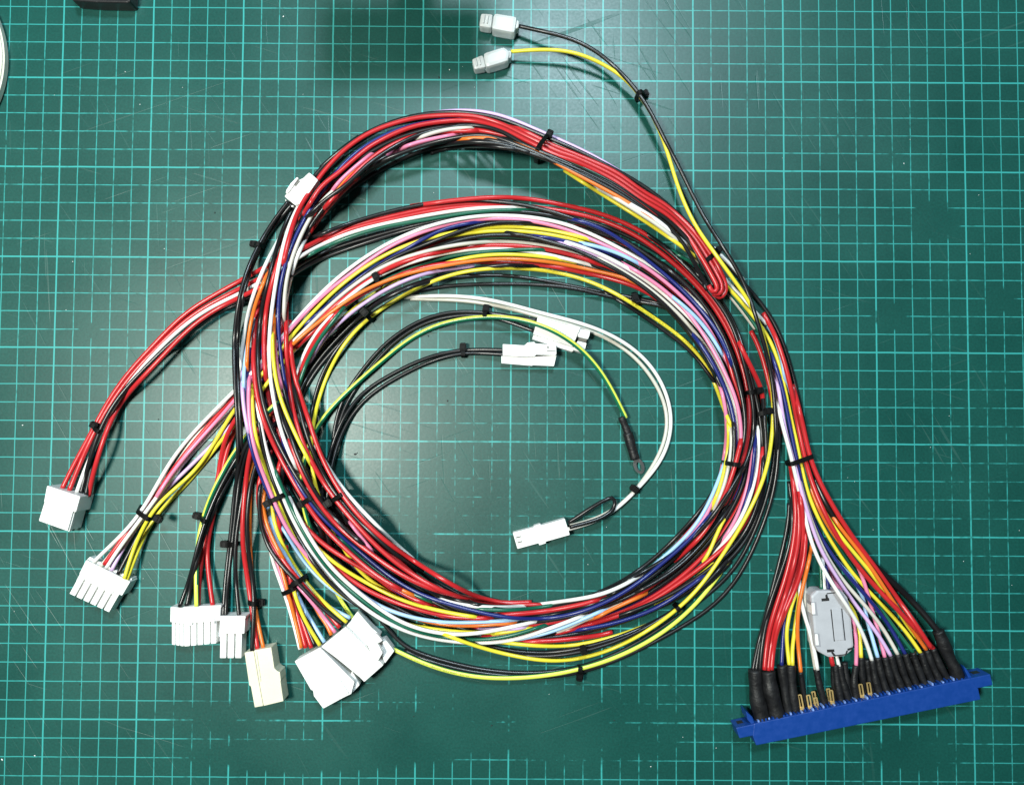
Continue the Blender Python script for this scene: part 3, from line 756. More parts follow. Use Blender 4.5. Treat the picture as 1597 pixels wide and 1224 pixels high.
K|500,262 540,226 580,202 640,181 700,174 740,176 780,184 820,200 868,221 900,234 960,265 1000,287 1040,317 1080,356 1108,384 1125,400 1145,425 1166,449 1186,471 1202,490 1216,520 1228,552 1238,590 1248,632 1257,676 1263,716 1276,750 1303,805 1335,850 1372,895 1400,920|black wire on the outer edge of the top arc and trunk
R|780,190 820,206 860,226 900,242 960,269 1000,297 1040,322 1080,359 1105,392 1122,420,13 1131,442,11 1131,456,8 1123,464,5 1112,458,2|outer red wire of the folded bundle
R|433,450 440,420 450,375 465,330 489,290 510,262 540,232 580,206 640,186 700,180 740,182 780,193 820,212 870,236 900,247 960,276 1000,304 1040,329 1076,363 1100,398 1116,425,13 1125,445,10 1124,456,7 1116,459,4 1108,450,2|middle red wire of the folded bundle
R|470,340 501,292 530,268 560,242 580,227 640,199 700,189 740,189 780,200 820,219 870,243 900,253 960,283 1000,311 1040,336 1070,366 1094,402 1110,430,13 1118,447,10 1117,454,7 1111,455,4 1105,445,2|inner red wire of the folded bundle
# ---- trunk and fan
B|1172,470 1190,498 1205,520 1216,550 1223,582 1230,615|light blue wire near the outer edge of the trunk
W|1105,378 1120,394 1135,409 1150,425 1160,438|white wire on the outer side of the trunk by the crossing yellow one
W|1282,860 1284,890 1286,920,8|white wire going into the top of the ferrite
G|1278,865 1280,890 1281,920,8|green wire going into the top of the ferrite
N|1287,880 1290,900 1292,922,8|navy wire going into the top of the ferrite
B|1310,880 1330,903 1345,930 1352,965 1359,990 1369,1025,7|light blue wire fanning out to the blue connector
P|1262,750 1284,800 1310,835 1335,872 1347,902 1357,940 1370,985 1380,1025,7|pink wire fanning out to the blue connector
Y|1315,930 1332,955 1340,985 1343,1025,7|dull yellow wire behind the pink one right of the ferrite
P|1290,880 1305,910 1318,935 1328,952 1335,975 1337,1000 1335,1038,7|pink wire right beside the ferrite
k|1270,745 1285,782 1303,812 1330,845 1365,884 1400,914 1430,944 1450,967 1466,988,8|thick black wire curving to the rightmost sleeve
O|1262,755 1279,800 1300,835 1330,870 1350,895|orange wire beside pink in the upper fan
G|1290,810 1310,838 1340,876 1370,913 1390,945|dark green wire of the fan between red and yellow
Y|1270,770 1292,810 1320,848 1350,882 1375,915 1393,940 1410,968 1428,995|yellow wire of the fan crossing under a red one
O|1266,740 1280,775 1297,805 1330,848 1360,885 1385,927 1403,952 1425,985 1445,1013,7|orange wire fanning out to the blue connector
N|1195,530 1206,562 1218,592 1227,640 1237,690 1243,718 1252,765 1263,800 1280,840 1310,882 1335,912 1370,950 1398,993 1412,1020,7|navy wire fanning out to the blue connector
R|1190,488 1209,520 1222,560 1231,592 1240,640 1250,690 1255,717 1263,745 1278,783 1298,825 1330,873 1365,915 1400,950 1430,983 1445,998 1456,1012,7|red wire fanning out to the blue connector
R|1236,600 1247,640 1258,690 1262,716 1275,745 1305,800 1340,852 1364,882 1400,934 1430,975 1452,1010,7|outer red wire of the fan at the blue connector
C|1222,650 1232,690 1240,720 1252,770 1264,810 1278,845 1290,870 1310,900 1340,934 1370,967 1390,1000 1400,1020,7|grey wire fanning out to the blue connector
V|1200,560 1213,592 1219,640 1228,690 1239,720 1250,770 1261,803 1275,850 1300,892 1330,938 1360,975 1380,1003 1389,1022,7|lilac wire fanning out to the blue connector
W|1208,600 1216,650 1225,680 1236,718 1245,765 1255,800 1265,850 1285,890,13 1310,929,15 1330,957,13 1346,985 1357,1015 1360,1030,7|white wire fanning out right across the ferrite
K|1225,740 1233,790 1222,850 1212,890 1200,935 1190,975 1183,1015 1179,1046,7|left black wire of the fan entering the leftmost sleeve
K|1230,750 1237,800 1237,830 1227,870 1212,910 1196,965 1188,1000 1185,1046,7|right black wire of the fan entering the leftmost sleeve
K|1232,760 1238,815 1231,855 1217,895 1200,942 1187,985 1178,1020 1174,1046,7|outermost black wire at the left of the fan
N|1253,790 1251,815 1247,842 1241,875 1230,930 1222,975 1220,1005 1219,1037,7|navy wire among the reds entering the third sleeve
Y|1248,895 1243,918 1233,950 1227,985 1228,1010 1231,1037,7|left yellow wire entering the fourth sleeve
Y|1249,905 1246,935 1242,962 1239,985 1236,1010 1236,1037,7|right yellow wire entering the fourth sleeve
C|1254,880 1255,915 1254,940 1258,970 1266,1005 1272,1044,7|grey white wire left of the ferrite
W|1246,900 1249,935 1255,960 1264,990 1271,1020 1275,1044,7|white wire left of the ferrite joining the grey white one
O|1267,840 1266,860 1258,892 1250,920 1243,955 1242,985 1246,1020 1249,1048,7|orange wire entering a thin sleeve left of the ferrite
R|1253,800 1257,830 1257,860 1250,895 1238,925 1222,955 1212,985|red wire on the right side of the left half of the fan
R|1240,740 1252,790 1254,830 1251,860 1243,892 1230,927 1217,962 1206,1000 1203,1044,7|right red wire of the three entering the second sleeve
R|1234,735 1245,780 1248,820 1245,850 1236,890 1224,930 1209,975 1200,1010 1198,1045,7|middle red wire of the three entering the second sleeve
R|1232,720 1236,745 1241,780 1242,810 1239,840 1231,880 1219,920 1204,962 1195,1000 1192,1044,7|left red wire of the three entering the second sleeve
W|1304,1020,7 1306,1030,7 1309,1039,7|white wire coming out of the bottom of the ferrite
G|1299,1020,7 1301,1030,7 1302,1038,7|green wire coming out of the bottom of the ferrite
R|1296,1020,6 1297,1030,6 1299,1037,6|thin red wire coming out of the bottom of the ferrite
K|456,318,5 442,332 427,352 410,380 396,405 386,430 377,470 371,510 369,540 371,590 374,640 377,690 375,735|right black wire of the pair from the white plug at upper left
K|450,314,5 438,328 423,349 406,377 392,403 381,430 372,470 366,510 364,540 366,590 369,640 372,690 370,740|left black wire of the pair from the white plug at upper left
Y|797,81,6 830,78,8 863,77,9 900,81,9 938,99,8 975,120,7 998,148,6 1008,163,7 1025,193,8 1040,233,8 1050,270,8 1059,298,8 1070,325,9 1089,362,12 1114,393,17 1132,420,17 1150,444,15 1168,468,13 1185,503 1195,540 1202,580 1205,610 1207,640 1205,670 1202,700 1197,730 1180,775 1150,830 1120,875 1090,918 1060,947 1030,970 1000,990 960,1010 940,1018 900,1028 860,1032 820,1026 780,1018 735,1005 700,992 660,975|yellow wire with one end in a translucent cap at the top
K|808,41,6 850,50,9 882,57,9 920,72,9 950,95,8 975,120,7 1001,150,6 1018,180,7 1035,215,8 1060,262,8 1080,305,8 1102,348,10 1125,381,14 1143,408,14 1160,438,13 1173,475,12 1184,510,12 1195,548 1203,580 1209,640 1211,700|black wire with one end in a translucent cap at the top
"""  # lilac run at the coil's left edge: white wire with its lighting painted in
# strands buried in the coil: they follow its middle line and lie under everything
CORE = [(1075, 372, 12), (960, 285, 14), (850, 236, 14), (740, 204, 18), (640, 216, 20), (560, 258, 20), (495, 320, 20), (450, 400, 18), (425, 490, 24), (415, 580, 28),
        (428, 650, 32), (462, 730, 38), (522, 810, 50), (600, 892, 46), (700, 955, 32), (800, 975, 26), (900, 963, 30), (1000, 925, 38), (1085, 856, 42),
        (1150, 760, 34), (1164, 680, 24), (1148, 600, 26), (1108, 520, 32), (1040, 440, 36), (940, 385, 38), (840, 362, 36), (740, 362, 34), (660, 388, 30), (600, 418, 24)]
def core_strands(n):
    ctr = np.array([(a, b) for a, b, _ in CORE], float); hw = np.array([c for _, _, c in CORE], float)
    _, nn = normals2(ctr)
    out = []
    cols = 'KKRKNKRKKGKRKKNKRK'
    for k in range(n):
        f0 = -0.8 + 1.6 * (k + 0.5) / n
        f = f0 + 0.28 * np.cumsum(rng.normal(0, 0.25, len(ctr))) * 0.5
        f = np.clip(f, -0.82, 0.82)
        p = ctr + nn * (f * hw)[:, None]
        out.append((cols[k % len(cols)], [tuple(q) for q in p]))
    return out
RAD = {'R': 1.24, 'K': 1.10, 'k': 1.75, 'E': 1.28}
GROUP = 'insulated wires of the harness'
wire_paths = []
WIRE_LIST = [(c, pts, 'wire buried in the middle of the coil, mostly covered by other wires', 'wires buried inside the coil') for c, pts in core_strands(14)]
for line in WIRES.strip().splitlines():
    if line.startswith('#') or not line.strip(): continue
    c, pts, label = line.split('|')
    WIRE_LIST.append((c, pts, label, GROUP))
paths = [parse_path(q[1], not ('folded bundle' in q[2] or 'looped' in q[2])) for q in WIRE_LIST]
for rnd in range(3):                                   # lay all wires, tuck the loose ends in, lay them again
    Hf[:] = 0; ID[:] = -1
    laid = [settle(a, c, RAD.get(q[0], 1.02), k) for k, (q, (a, c)) in enumerate(zip(WIRE_LIST, paths))]
    if rnd < 2: paths = [(a, tuck_ends(a, c, xyz, k)) for k, ((a, c), xyz) in enumerate(zip(paths, laid))]
Hf[:] = 0; ID[:] = -1
for k, (c, pts, label, group) in enumerate(WIRE_LIST):
    r = RAD.get(c, 1.02)
    if label.startswith('yellow wire with one end'): LATE_TIE()
    xyz = settle(*paths[k], r, k)
    name = WCOL[c][0] + '_wire'
    o = obj(name, tube_mesh(name, xyz, r, 14 if c == 'E' else 12, stripe=((-30, 92), (-30, 140)) if c == 'E' else None), [WM[c], M_stripe] if c == 'E' else WM[c])
    tag(o, label, 'wire', group)
    wire_paths.append((c, label, xyz, r, o))
print('ZMAX', ZMAX, 'wires', len(wire_paths))

TIES = [
    ((1228, 723), (1265, 711), 'black cable tie round the bundle where it starts to fan out to the blue connector', None),
    ((857, 207), (836, 252), 'wide black cable tie round the top arc of the coil', ((857, 209), None, 0)),
    ((424, 782), (447, 770), 'leftmost of three cable ties side by side on the lower left of the coil', ((417, 785), None, 0)),
    ((477, 783), (495, 772), 'middle one of three cable ties side by side on the lower left of the coil', ((471, 785), None, 0)),
    ((517, 783), (542, 767), 'rightmost of three cable ties side by side on the lower left of the coil', ((511, 785), None, 0)),
    ((455, 912), (477, 898), 'upper of two cable ties above the joined white plugs', None),
    ((440, 926), (464, 913), 'lower of two cable ties above the joined white plugs', None),
    ((212, 791), (241, 807), 'black cable tie round the white and yellow wires above the six-slot plug', ((247, 809), None, math.pi)),
    ((143, 662), (163, 673), 'black cable tie round the red and black branch to the far left plug', ((147, 663), None, 0)),
    ((309, 805), (327, 811), 'black cable tie on the yellow and green striped wire above the five-slot plug', ((307, 804), None, 0)),
    ((347, 848), (367, 849), 'black cable tie round the three black wires of the narrow plug', ((350, 848), None, 0)),
    ((386, 940), (403, 940), 'black cable tie round red and orange wires above the cream plug', ((407, 939), None, math.pi)),
    ((1127, 721), (1149, 724), 'thin black cable tie on the inner edge of the right-hand band', ((1147, 724), None, 0)),
    ((1157, 614), (1178, 610), 'upper of two black cable ties on the outer side of the right-hand band', ((1184, 609), None, math.pi)),
    ((1178, 646), (1194, 643), 'lower of two black cable ties on the outer side of the right-hand band', ((1198, 641), None, math.pi)),
    ((584, 429), (592, 443), 'black cable tie across the orange wire in the middle band', ((586, 431), None, 0)),
    ((564, 484), (579, 499), 'black cable tie at the left rim of the coil hole, on the inner yellow wire', ((568, 487), None, 0)),
    ((392, 380), (409, 384), 'small black cable tie on the pair of black wires from the plug at upper left', ((396, 381), None, 0)),
    ((993, 152), (1008, 145), 'small black cable tie joining one yellow and one black wire at top right', ((1005, 147), None, 0)),
    ((758, 479), (756, 494), 'small black cable tie on the black pair above the larger plug inside the coil', ((758, 481), None, 0)),
    ((722, 538), (722, 556), 'small black cable tie on the black pair to the stepped plug', ((722, 541), None, 0)),
    ((986, 759), (998, 767), 'small black cable tie on the two white wires inside the coil', ((989, 762), None, 0)),
    ((990, 455), (994, 474), 'black cable tie hidden in dark wires at the upper rim of the coil hole', ((990, 464), None, 0)),
    ((1053, 944), (1064, 957), 'small black cable tie on a yellow wire at the lower right of the coil', None),
    ((908, 1008), (912, 1020), 'small shiny black cable tie on dark wires at the bottom of the coil', ((910, 1013), None, 0)),
    ((905, 1040), (903, 1060), 'black cable tie whose head sticks out below the coil', ((904, 1055), None, math.pi)),
]
for p, q, lab, head in TIES: tie(p, q, lab, head)

# ------------------------------------------------------------------ white plugs
PLUGS = 'white plugs of the harness'
def plug(name, centre, label, cat='connector', group=PLUGS):
    c = P2(*centre, 0)
    r = empty(name, (c[0], c[1], 0))
    return tag(r, label, cat, group)

# A: double-row plug at the far left edge
r = plug('plug', (105, 795), 'white double-row plug at the far left, with red and black wires')
body = [(70, 780), (114, 796), (105, 828), (60, 812)]
prism('housing', body, 13.5, 0.4, M_white, r, 0.5)
prism('collar', [(73, 757), (125, 774), (118, 799), (68, 783)], 14.2, 0.2, M_white, r, 0.6)
for k in range(3):
    t0 = 0.12 + k * 0.30
    q = quad_sub([(114, 796), (117, 797), (108, 829), (105, 828)], 0, 1, 0.04, 1)
    zt = 12.2 - k * 4.2
    o = prism('rib', q, zt, zt - 2.4, M_white, r, 0.3)

# B: six-slot plug
def comb(r, col, fing, n, zt, mat, gap=0.2, zlow=0.4, reach=0.35):
    prism('collar', col, zt + 0.9, 0.2, mat, r, 0.5)
    base = quad_sub(fing, 0.01, 0.99, 0.0, reach)
    prism('housing', base, zt - 2.4, zlow, mat, r, 0.3)
    for k in range(n):
        g = gap / n / 2
        q = quad_sub(fing, k / n + g, (k + 1) / n - g, 0.0, 1.0)
        prism('finger', q, zt, zlow + 0.15, mat, r, 0.35)
r = plug('plug', (155, 905), 'white plug with six slots at lower left, fed by white, pink and yellow wires')
comb(r, [(134, 873), (203, 907), (190, 929), (123, 895)], [(124, 894), (187, 927), (171, 955), (107, 925)], 6, 8.0, M_white)
prism('rear_wall', [(140, 868), (206, 902), (202.5, 909), (133, 875)], 6.2, 0.3, M_white, r, 0.3)
prism('lip', quad_sub([(123, 895), (190, 929), (188, 933), (121, 899)], 0.15, 0.8, 0, 1), 8.5, 0.5, M_white, r, 0.4)
# C: five-slot plug
r = plug('plug', (305, 975), 'white plug with five slots, black wires at left, red at right')
comb(r, [(265.5, 946), (345, 945), (343, 968), (288, 972), (265, 970)][:4] if False else [(288, 948), (344.5, 945), (342.5, 968), (287, 973)], [(286, 971), (338.5, 967), (338, 1003), (286.5, 1008)], 5, 8.2, M_white, gap=0.16, reach=0.95)
prism('side_wall', [(265.5, 946), (288, 948), (287, 973), (265, 970)], 8.4, 0.2, M_white, r, 0.6)
for k in range(3):
    q = quad_sub([(267.5, 970), (286.5, 972), (286.8, 1008), (267.5, 1005)], k / 3 + 0.01, (k + 1) / 3 - 0.02, 0, 1)
    prism('side_rib', q, 7.2 + 0.35 * k, 0.3, M_white, r, 0.5)
for s0 in (0.16, 0.80):
    q = quad_sub([(287, 966), (342, 962), (342, 972), (287, 976)], s0, s0 + 0.06, 0, 1)
    prism('peg', q, 9.8, 4, M_white, r, 0.3)
prism('rim', quad_sub([(286, 946), (345, 943.5), (345, 947), (286, 950)], 0, 1, 0, 1), 9.7, 6, M_white, r, 0.3)
# D: narrow plug with three slots
r = plug('plug', (362, 992), 'narrow white plug with three long fingers')
comb(r, [(343, 961.5), (382.5, 961.5), (381, 988), (341.5, 988)], [(342.5, 986), (378.5, 986), (377.5, 1026), (341.5, 1026)], 3, 8.0, M_white, gap=0.2)
prism('rim', [(343, 960.5), (383, 960.5), (382.7, 964.5), (343, 964.5)], 9.7, 0.4, M_white, r, 0.3)
prism('latch', [(340, 985), (343.5, 985), (343, 993), (340, 993)], 5.5, 1, M_white, r, 0.4)
# E: cream plug
r = plug('plug', (411, 1058), 'cream plug with a stepped right edge, below red and orange wires')
prism('housing', [(396, 1014), (423, 1009), (428, 1042), (433, 1046.5), (436.5, 1047.5), (438, 1060), (437.5, 1062), (442, 1093), (411, 1100.5), (405, 1068)], 10.0, 0.3, M_ivory, r, 0.7)
prism('side_strip', [(381, 1017.5), (395.5, 1014.5), (404.5, 1068), (410.5, 1100.5), (397, 1103), (391, 1070), (388.5, 1069)], 8.3, 0.3, M_ivory, r, 0.7)
prism('ridge', [(397.5, 1016), (400, 1015.6), (407, 1062), (405, 1062.5)], 10.5, 8, M_ivory, r, 0.3)
# F and G: the two joined plugs
def big_plug(r, face, slope, zt, marks):
    prism('housing', face, zt, 0.3, M_white, r, 0.6)
    for k, q in enumerate(marks): prism('panel', q, zt + 0.35, zt - 1, M_white, r, 0.2)
    for q, h, n in slope: prism(n, q, h, 0.3, M_white, r, 0.6)
r = plug('plug', (505, 1058), 'lower left of two big white plugs lying side by side')
F_face = [(459, 1031), (499, 1009.5), (553, 1063), (548, 1082), (537, 1087), (504, 1105), (489, 1085), (488, 1077), (484.5, 1075.5)]
big_plug(r, F_face, [([(549, 1045), (561, 1068), (547, 1083), (544, 1058)], 7.2, 'latch_side')], 10.5,
         [quad_sub([(459, 1031), (499, 1009.5), (547, 1084), (504, 1105)], 0.03, 0.36, 0.10, 0.97),
          quad_sub([(459, 1031), (499, 1009.5), (547, 1084), (504, 1105)], 0.385, 0.64, 0.14, 0.97),
          quad_sub([(459, 1031), (499, 1009.5), (547, 1084), (504, 1105)], 0.665, 0.99, 0.03, 0.62)])
prism('latch', quad_sub([(459, 1031), (499, 1009.5), (547, 1084), (504, 1105)], 0.70, 0.98, 0.66, 0.95), 11.6, 9, M_white, r, 0.5)
r = plug('plug', (560, 1008), 'upper right of two big white plugs lying side by side')
G_face = [(500.5, 1008.5), (539, 977), (606, 1030), (598, 1037), (568, 1063.5), (549, 1047)]
big_plug(r, [(500.5, 1008.5), (539, 977), (598, 1037), (568, 1063.5), (551, 1046)], [([(539.5, 977), (557.5, 953), (580, 979), (593, 990), (579, 1016)], 7.6, 'latch_side'), ([(588, 1000), (600, 995), (615, 1015), (600, 1035)], 7.0, 'end_cap')], 10.5,
         [quad_sub([(500.5, 1008.5), (539, 977), (598, 1037), (568, 1063.5)], 0.04, 0.46, 0.10, 0.97),
          quad_sub([(500.5, 1008.5), (539, 977), (598, 1037), (568, 1063.5)], 0.50, 0.95, 0.06, 0.60)])
prism('latch', [(570, 1000), (583, 990), (597, 1018), (590, 1030), (578, 1018)], 12.0, 8.5, M_white, r, 0.7)
prism('latch_bridge', [(574, 992), (588, 988), (597, 999), (585, 1006)], 13.0, 9.5, M_white, r, 0.8)

# H: plug at the upper left, partly under the coil
r = plug('plug', (466, 295), 'white plug with a latch slot tucked under the upper left of the coil')
prism('housing', [(482, 269), (489, 274.5), (496, 281), (470, 318), (460, 320), (443.5, 306.5), (451, 296), (466, 281), (473, 277.5), (477, 273.5)], 8.0, 0.3, M_white, r, 0.5)
prism('latch', [(463, 276), (465.5, 277.5), (455.5, 292), (449, 301), (445, 301.5), (446.5, 296), (453, 286)], 9.5, 0.5, M_white, r, 0.5)
prism('slot', [(466, 281), (468, 283), (461.5, 291), (459, 289)], 8.25, 7, M_slot_shade, r, 0)  # raised dark strip, painted shade of the latch opening
prism('lower_shell', [(444, 310), (459, 322), (455, 323), (446, 317)], 5.5, 0.4, M_white, r, 0.4)

# I: larger plug inside the coil
r = plug('plug', (872, 520), 'larger white plug inside the coil with an earth wire lying across it')
I = [(839, 493.5), (920, 516), (911, 550), (830, 527)]
prism('housing', [(839, 493.5), (905, 511.5), (893, 541), (831.5, 521)], 9.2, 0.3, M_white, r, 0.5)
prism('side_ledge', [(832, 522), (897, 542), (893, 549), (830, 528.5)], 6.6, 0.3, M_white, r, 0.5)
prism('upper_prong', [(903, 512), (920.5, 516.5), (919.5, 523), (917, 529), (901, 525)], 8.0, 0.5, M_white, r, 0.4)
prism('lower_prong', [(901, 531.5), (915, 535), (912.5, 545), (909, 550.5), (893, 545.5), (896, 539)], 8.0, 0.5, M_white, r, 0.4)
prism('slot', [(902, 525.5), (915.5, 529), (914, 534), (900.5, 531)], 5.0, 0.5, M_slot_shade, r, 0.1)  # shade between the prongs put into a darker block
prism('step', [(886, 505.5), (905, 511), (901.5, 520), (889, 517)], 9.8, 8, M_white, r, 0.2)
# J: stepped plug
r = plug('plug', (826, 552), 'stepped white plug inside the coil on two black wires')
prism('housing', [(784, 536.5), (818, 538.5), (823, 534), (833.5, 533), (835, 535.5), (867.5, 538), (868, 551.5), (867, 554), (836.5, 553), (834, 555.5), (821, 556.5), (784, 554.5)], 8.5, 0.3, M_white, r, 0.4)
prism('lower_shell', [(782, 555), (820, 557.5), (835, 556), (868, 554), (864, 571), (831, 569.5), (830, 570.5), (782, 566.5)], 6.0, 0.3, M_white, r, 0.5)
prism('slot', [(853, 546.2), (866.5, 547), (866.5, 548.2), (853, 547.6)], 8.7, 7, M_slot_shade, r, 0)  # dark strip on top painting the shade of a slit
prism('slot', [(853, 540.2), (856, 540.4), (856, 543), (853, 542.8)], 8.7, 7, M_slot_shade, r, 0)  # small dark patch painting the shade of a notch
# K: small plug in the middle of the coil
r = plug('plug', (844, 832), 'small white plug inside the coil with a black wire loop at its back')
prism('housing', [(833.5, 822), (881, 808.5), (889, 834), (843, 847)], 7.0, 0.3, M_white, r, 0.5)
prism('collar', [(832, 820), (843, 816.5), (852, 847), (841, 850.5)], 6.4, 0.25, M_white, r, 0.5)
prism('nose', [(799.5, 830.5), (834, 821.5), (842, 846.5), (807, 856)], 6.3, 0.3, M_white, r, 0.5)
for t0 in (0.30, 0.60):
    q = quad_sub([(799.5, 830.5), (834, 821.5), (842, 846.5), (807, 856)], 0.08, 0.46, t0, t0 + 0.07)
    prism('slot', q, 6.5, 5, M_slot_shade, r, 0)  # slit shade painted as dark strips on the nose
q = quad_sub([(799.5, 830.5), (834, 821.5), (842, 846.5), (807, 856)], 0.30, 0.97, 0.22, 0.78)
prism('panel', q, 6.55, 5, M_white, r, 0.15)

# L, M: translucent bullet caps at the top
for centre, lab, nose, sleeve, tail, rings in (
    ((778, 36), 'translucent cap at the top on the black wire, the upper of two', [(750, 20.5), (769, 22), (766, 44), (747, 41)], [(770, 19.5), (807, 25.5), (803, 51.5), (766, 45)], [(805, 30), (810, 33), (809, 43), (803, 46)], (0.25, 0.55, 0.85)),
    ((766, 93), 'translucent cap at the top on the yellow wire, the lower of two', [(735.5, 92), (753, 85), (758, 105), (739.5, 108.5)], [(753, 82.5), (786, 72), (796, 80), (793, 95), (758, 105.5)], [(792, 78), (798, 80), (797, 90), (792, 92)], (0.25, 0.55, 0.85))):
    r = plug('bullet_cap', centre, lab, 'connector', 'translucent caps at the top')
    prism('nose', nose, 8.2, 1.2, M_clear, r, 1.3)
    prism('sleeve', sleeve, 10.0, 0.3, M_clear, r, 2.0)
    prism('tail', tail, 8.5, 1.5, M_clear, r, 1.0)
    for t in rings[:2]:
        q = quad_sub(nose, t, t + 0.13, 0.1, 0.7)
        prism('rib', q, 9.0, 6, M_clear, r, 0.3)

# ------------------------------------------------------------------ ring terminal on the earth wire
c = P2(985, 690)
r = tag(empty('ring_terminal', (c[0], c[1], 0)), 'metal ring terminal in black heat shrink at the end of the earth wire', 'terminal')
def sleeve(parent, path, r0, r1=None, name='heat_shrink_sleeve', bulge=0.05, flat=1.0):
    a = np.array(path, float)
    cxy = resample(catmull(a, 2.0), 3.0)
    xyz = P2a(cxy[:, :2], cxy[:, 2])
    n = len(xyz); s = np.linspace(0, 1, n)
    rr = r0 + ((r1 if r1 is not None else r0) - r0) * s
    rr = rr * (1 + bulge * np.sin(s * 9 + a[0, 0]) * np.sin(np.pi * s))
    return obj(name, tube_mesh(name, xyz, rr, 16), M_shrink, parent)
sleeve(r, [(969, 650, 4), (976, 667, 3.6), (981, 681, 3.4)], 2.0, 2.0)
sleeve(r, [(979, 675, 3.2), (985, 697, 3.0), (990.5, 716, 2.8)], 2.75, 2.6)
bmr = bmesh.new()
ang0 = math.atan2(-(726 - 700), 997 - 987)
cen = P2(996, 726.5, 1.2)
N = 40
inner = []; outer = []
for i in range(N):
    a = 2 * math.pi * i / N
    lx, ly = math.cos(a), math.sin(a)
    for lst, (ex, ey, off) in ((outer, (4.4, 2.8, 0)), (inner, (2.5, 1.15, 0.35))):
        px, py = lx * ex + off, ly * ey
        X = px * math.cos(ang0) - py * math.sin(ang0) + cen[0]
        Y = px * math.sin(ang0) + py * math.cos(ang0) + cen[1]
        lst.append((bmr.verts.new((X, Y, 2.0)), bmr.verts.new((X, Y, 0.9))))
for i in range(N):
    j = (i + 1) % N
    bmr.faces.new((outer[i][0], outer[j][0], inner[j][0], inner[i][0]))
    bmr.faces.new((outer[i][1], inner[i][1], inner[j][1], outer[j][1]))
    bmr.faces.new((outer[i][0], outer[i][1], outer[j][1], outer[j][0]))
    bmr.faces.new((inner[i][0], inner[j][0], inner[j][1], inner[i][1]))
bmesh.ops.recalc_face_normals(bmr, faces=bmr.faces[:])
obj('ring', bm_mesh(bmr, 'ring'), M_tin, r)

# ------------------------------------------------------------------ blue edge connector
c = P2(1350, 1105)
r = tag(empty('edge_connector', (c[0], c[1], 0)), 'long blue edge connector with black heat-shrink sleeves at lower right', 'connector')
ZT = 11.5
blue = [(1176, 1128), (1513, 1057), (1521, 1074.5), (1526, 1074), (1529.5, 1090.5), (1179.5, 1162), (1174, 1147.5), (1179, 1146)]
blue = [(1176, 1128), (1514, 1057), (1526, 1074), (1529.5, 1090.5), (1179.5, 1162), (1174, 1147)]
prism('body', blue, ZT, 0.3, M_blue, r, 0.45)
earL = prism('mounting_ear', [(1148, 1134.5), (1177, 1128.2), (1180, 1145.5), (1153.5, 1151)], ZT - 0.1, 0.4, M_blue, r, 0.45)
earR = prism('mounting_ear', [(1511, 1057.8), (1544.5, 1050.7), (1548.5, 1068), (1517, 1074.7)], ZT - 0.1, 0.4, M_blue, r, 0.45)
# upright end plates beside the terminals and dark plates painting in screw-hole shade on the ears' backs
prism('end_plate', [(1163, 1108), (1173.5, 1117.5), (1177, 1128), (1172, 1129), (1166, 1122)], 10.2, 0.4, M_blue, r, 0.4)
prism('end_plate', [(1502, 1037), (1508, 1043), (1516, 1056), (1511, 1058), (1506, 1048)], 10.2, 0.4, M_blue, r, 0.4)
def wall_plate(name, a, b, z0, z1, out, mat):
    A = P2(*a, ZT); B = P2(*b, ZT)
    d = (B - A)[:2]; nrm = np.array([-d[1], d[0]]) / np.linalg.norm(d) * out
    v = [(A[0], A[1], z0), (B[0], B[1], z0), (B[0], B[1], z1), (A[0], A[1], z1)]
    v += [(x + nrm[0], y + nrm[1], z) for x, y, z in v]
    f = [(0, 1, 2, 3), (4, 7, 6, 5), (0, 4, 5, 1), (1, 5, 6, 2), (2, 6, 7, 3), (3, 7, 4, 0)]
    return obj(name, mesh_from(name, v, f), mat, r)
for a, b in (((1154, 1133.2), (1163, 1131.2)), ((1525, 1054.9), (1536, 1052.6))):
    wall_plate('screw_hole_shade', a, b, 4.0, 7.5, 0.12, M_dark)  # dark plate on the wall, painted shade of a hole
# row of worn ridges along the solder side
for k in range(58):
    u0 = 0.02 + k * 0.0168
    if u0 > 0.975: break
    a = lerp((1176, 1128), (1513, 1057), u0); b = lerp((1176, 1128), (1513, 1057), u0 + 0.0075)
    h = 10.6 + random.uniform(-0.3, 0.8)
    wall_plate('ridge', a, b, 6.5, h, random.uniform(0.5, 1.3), M_bluelight if k % 3 == 0 else M_blue)
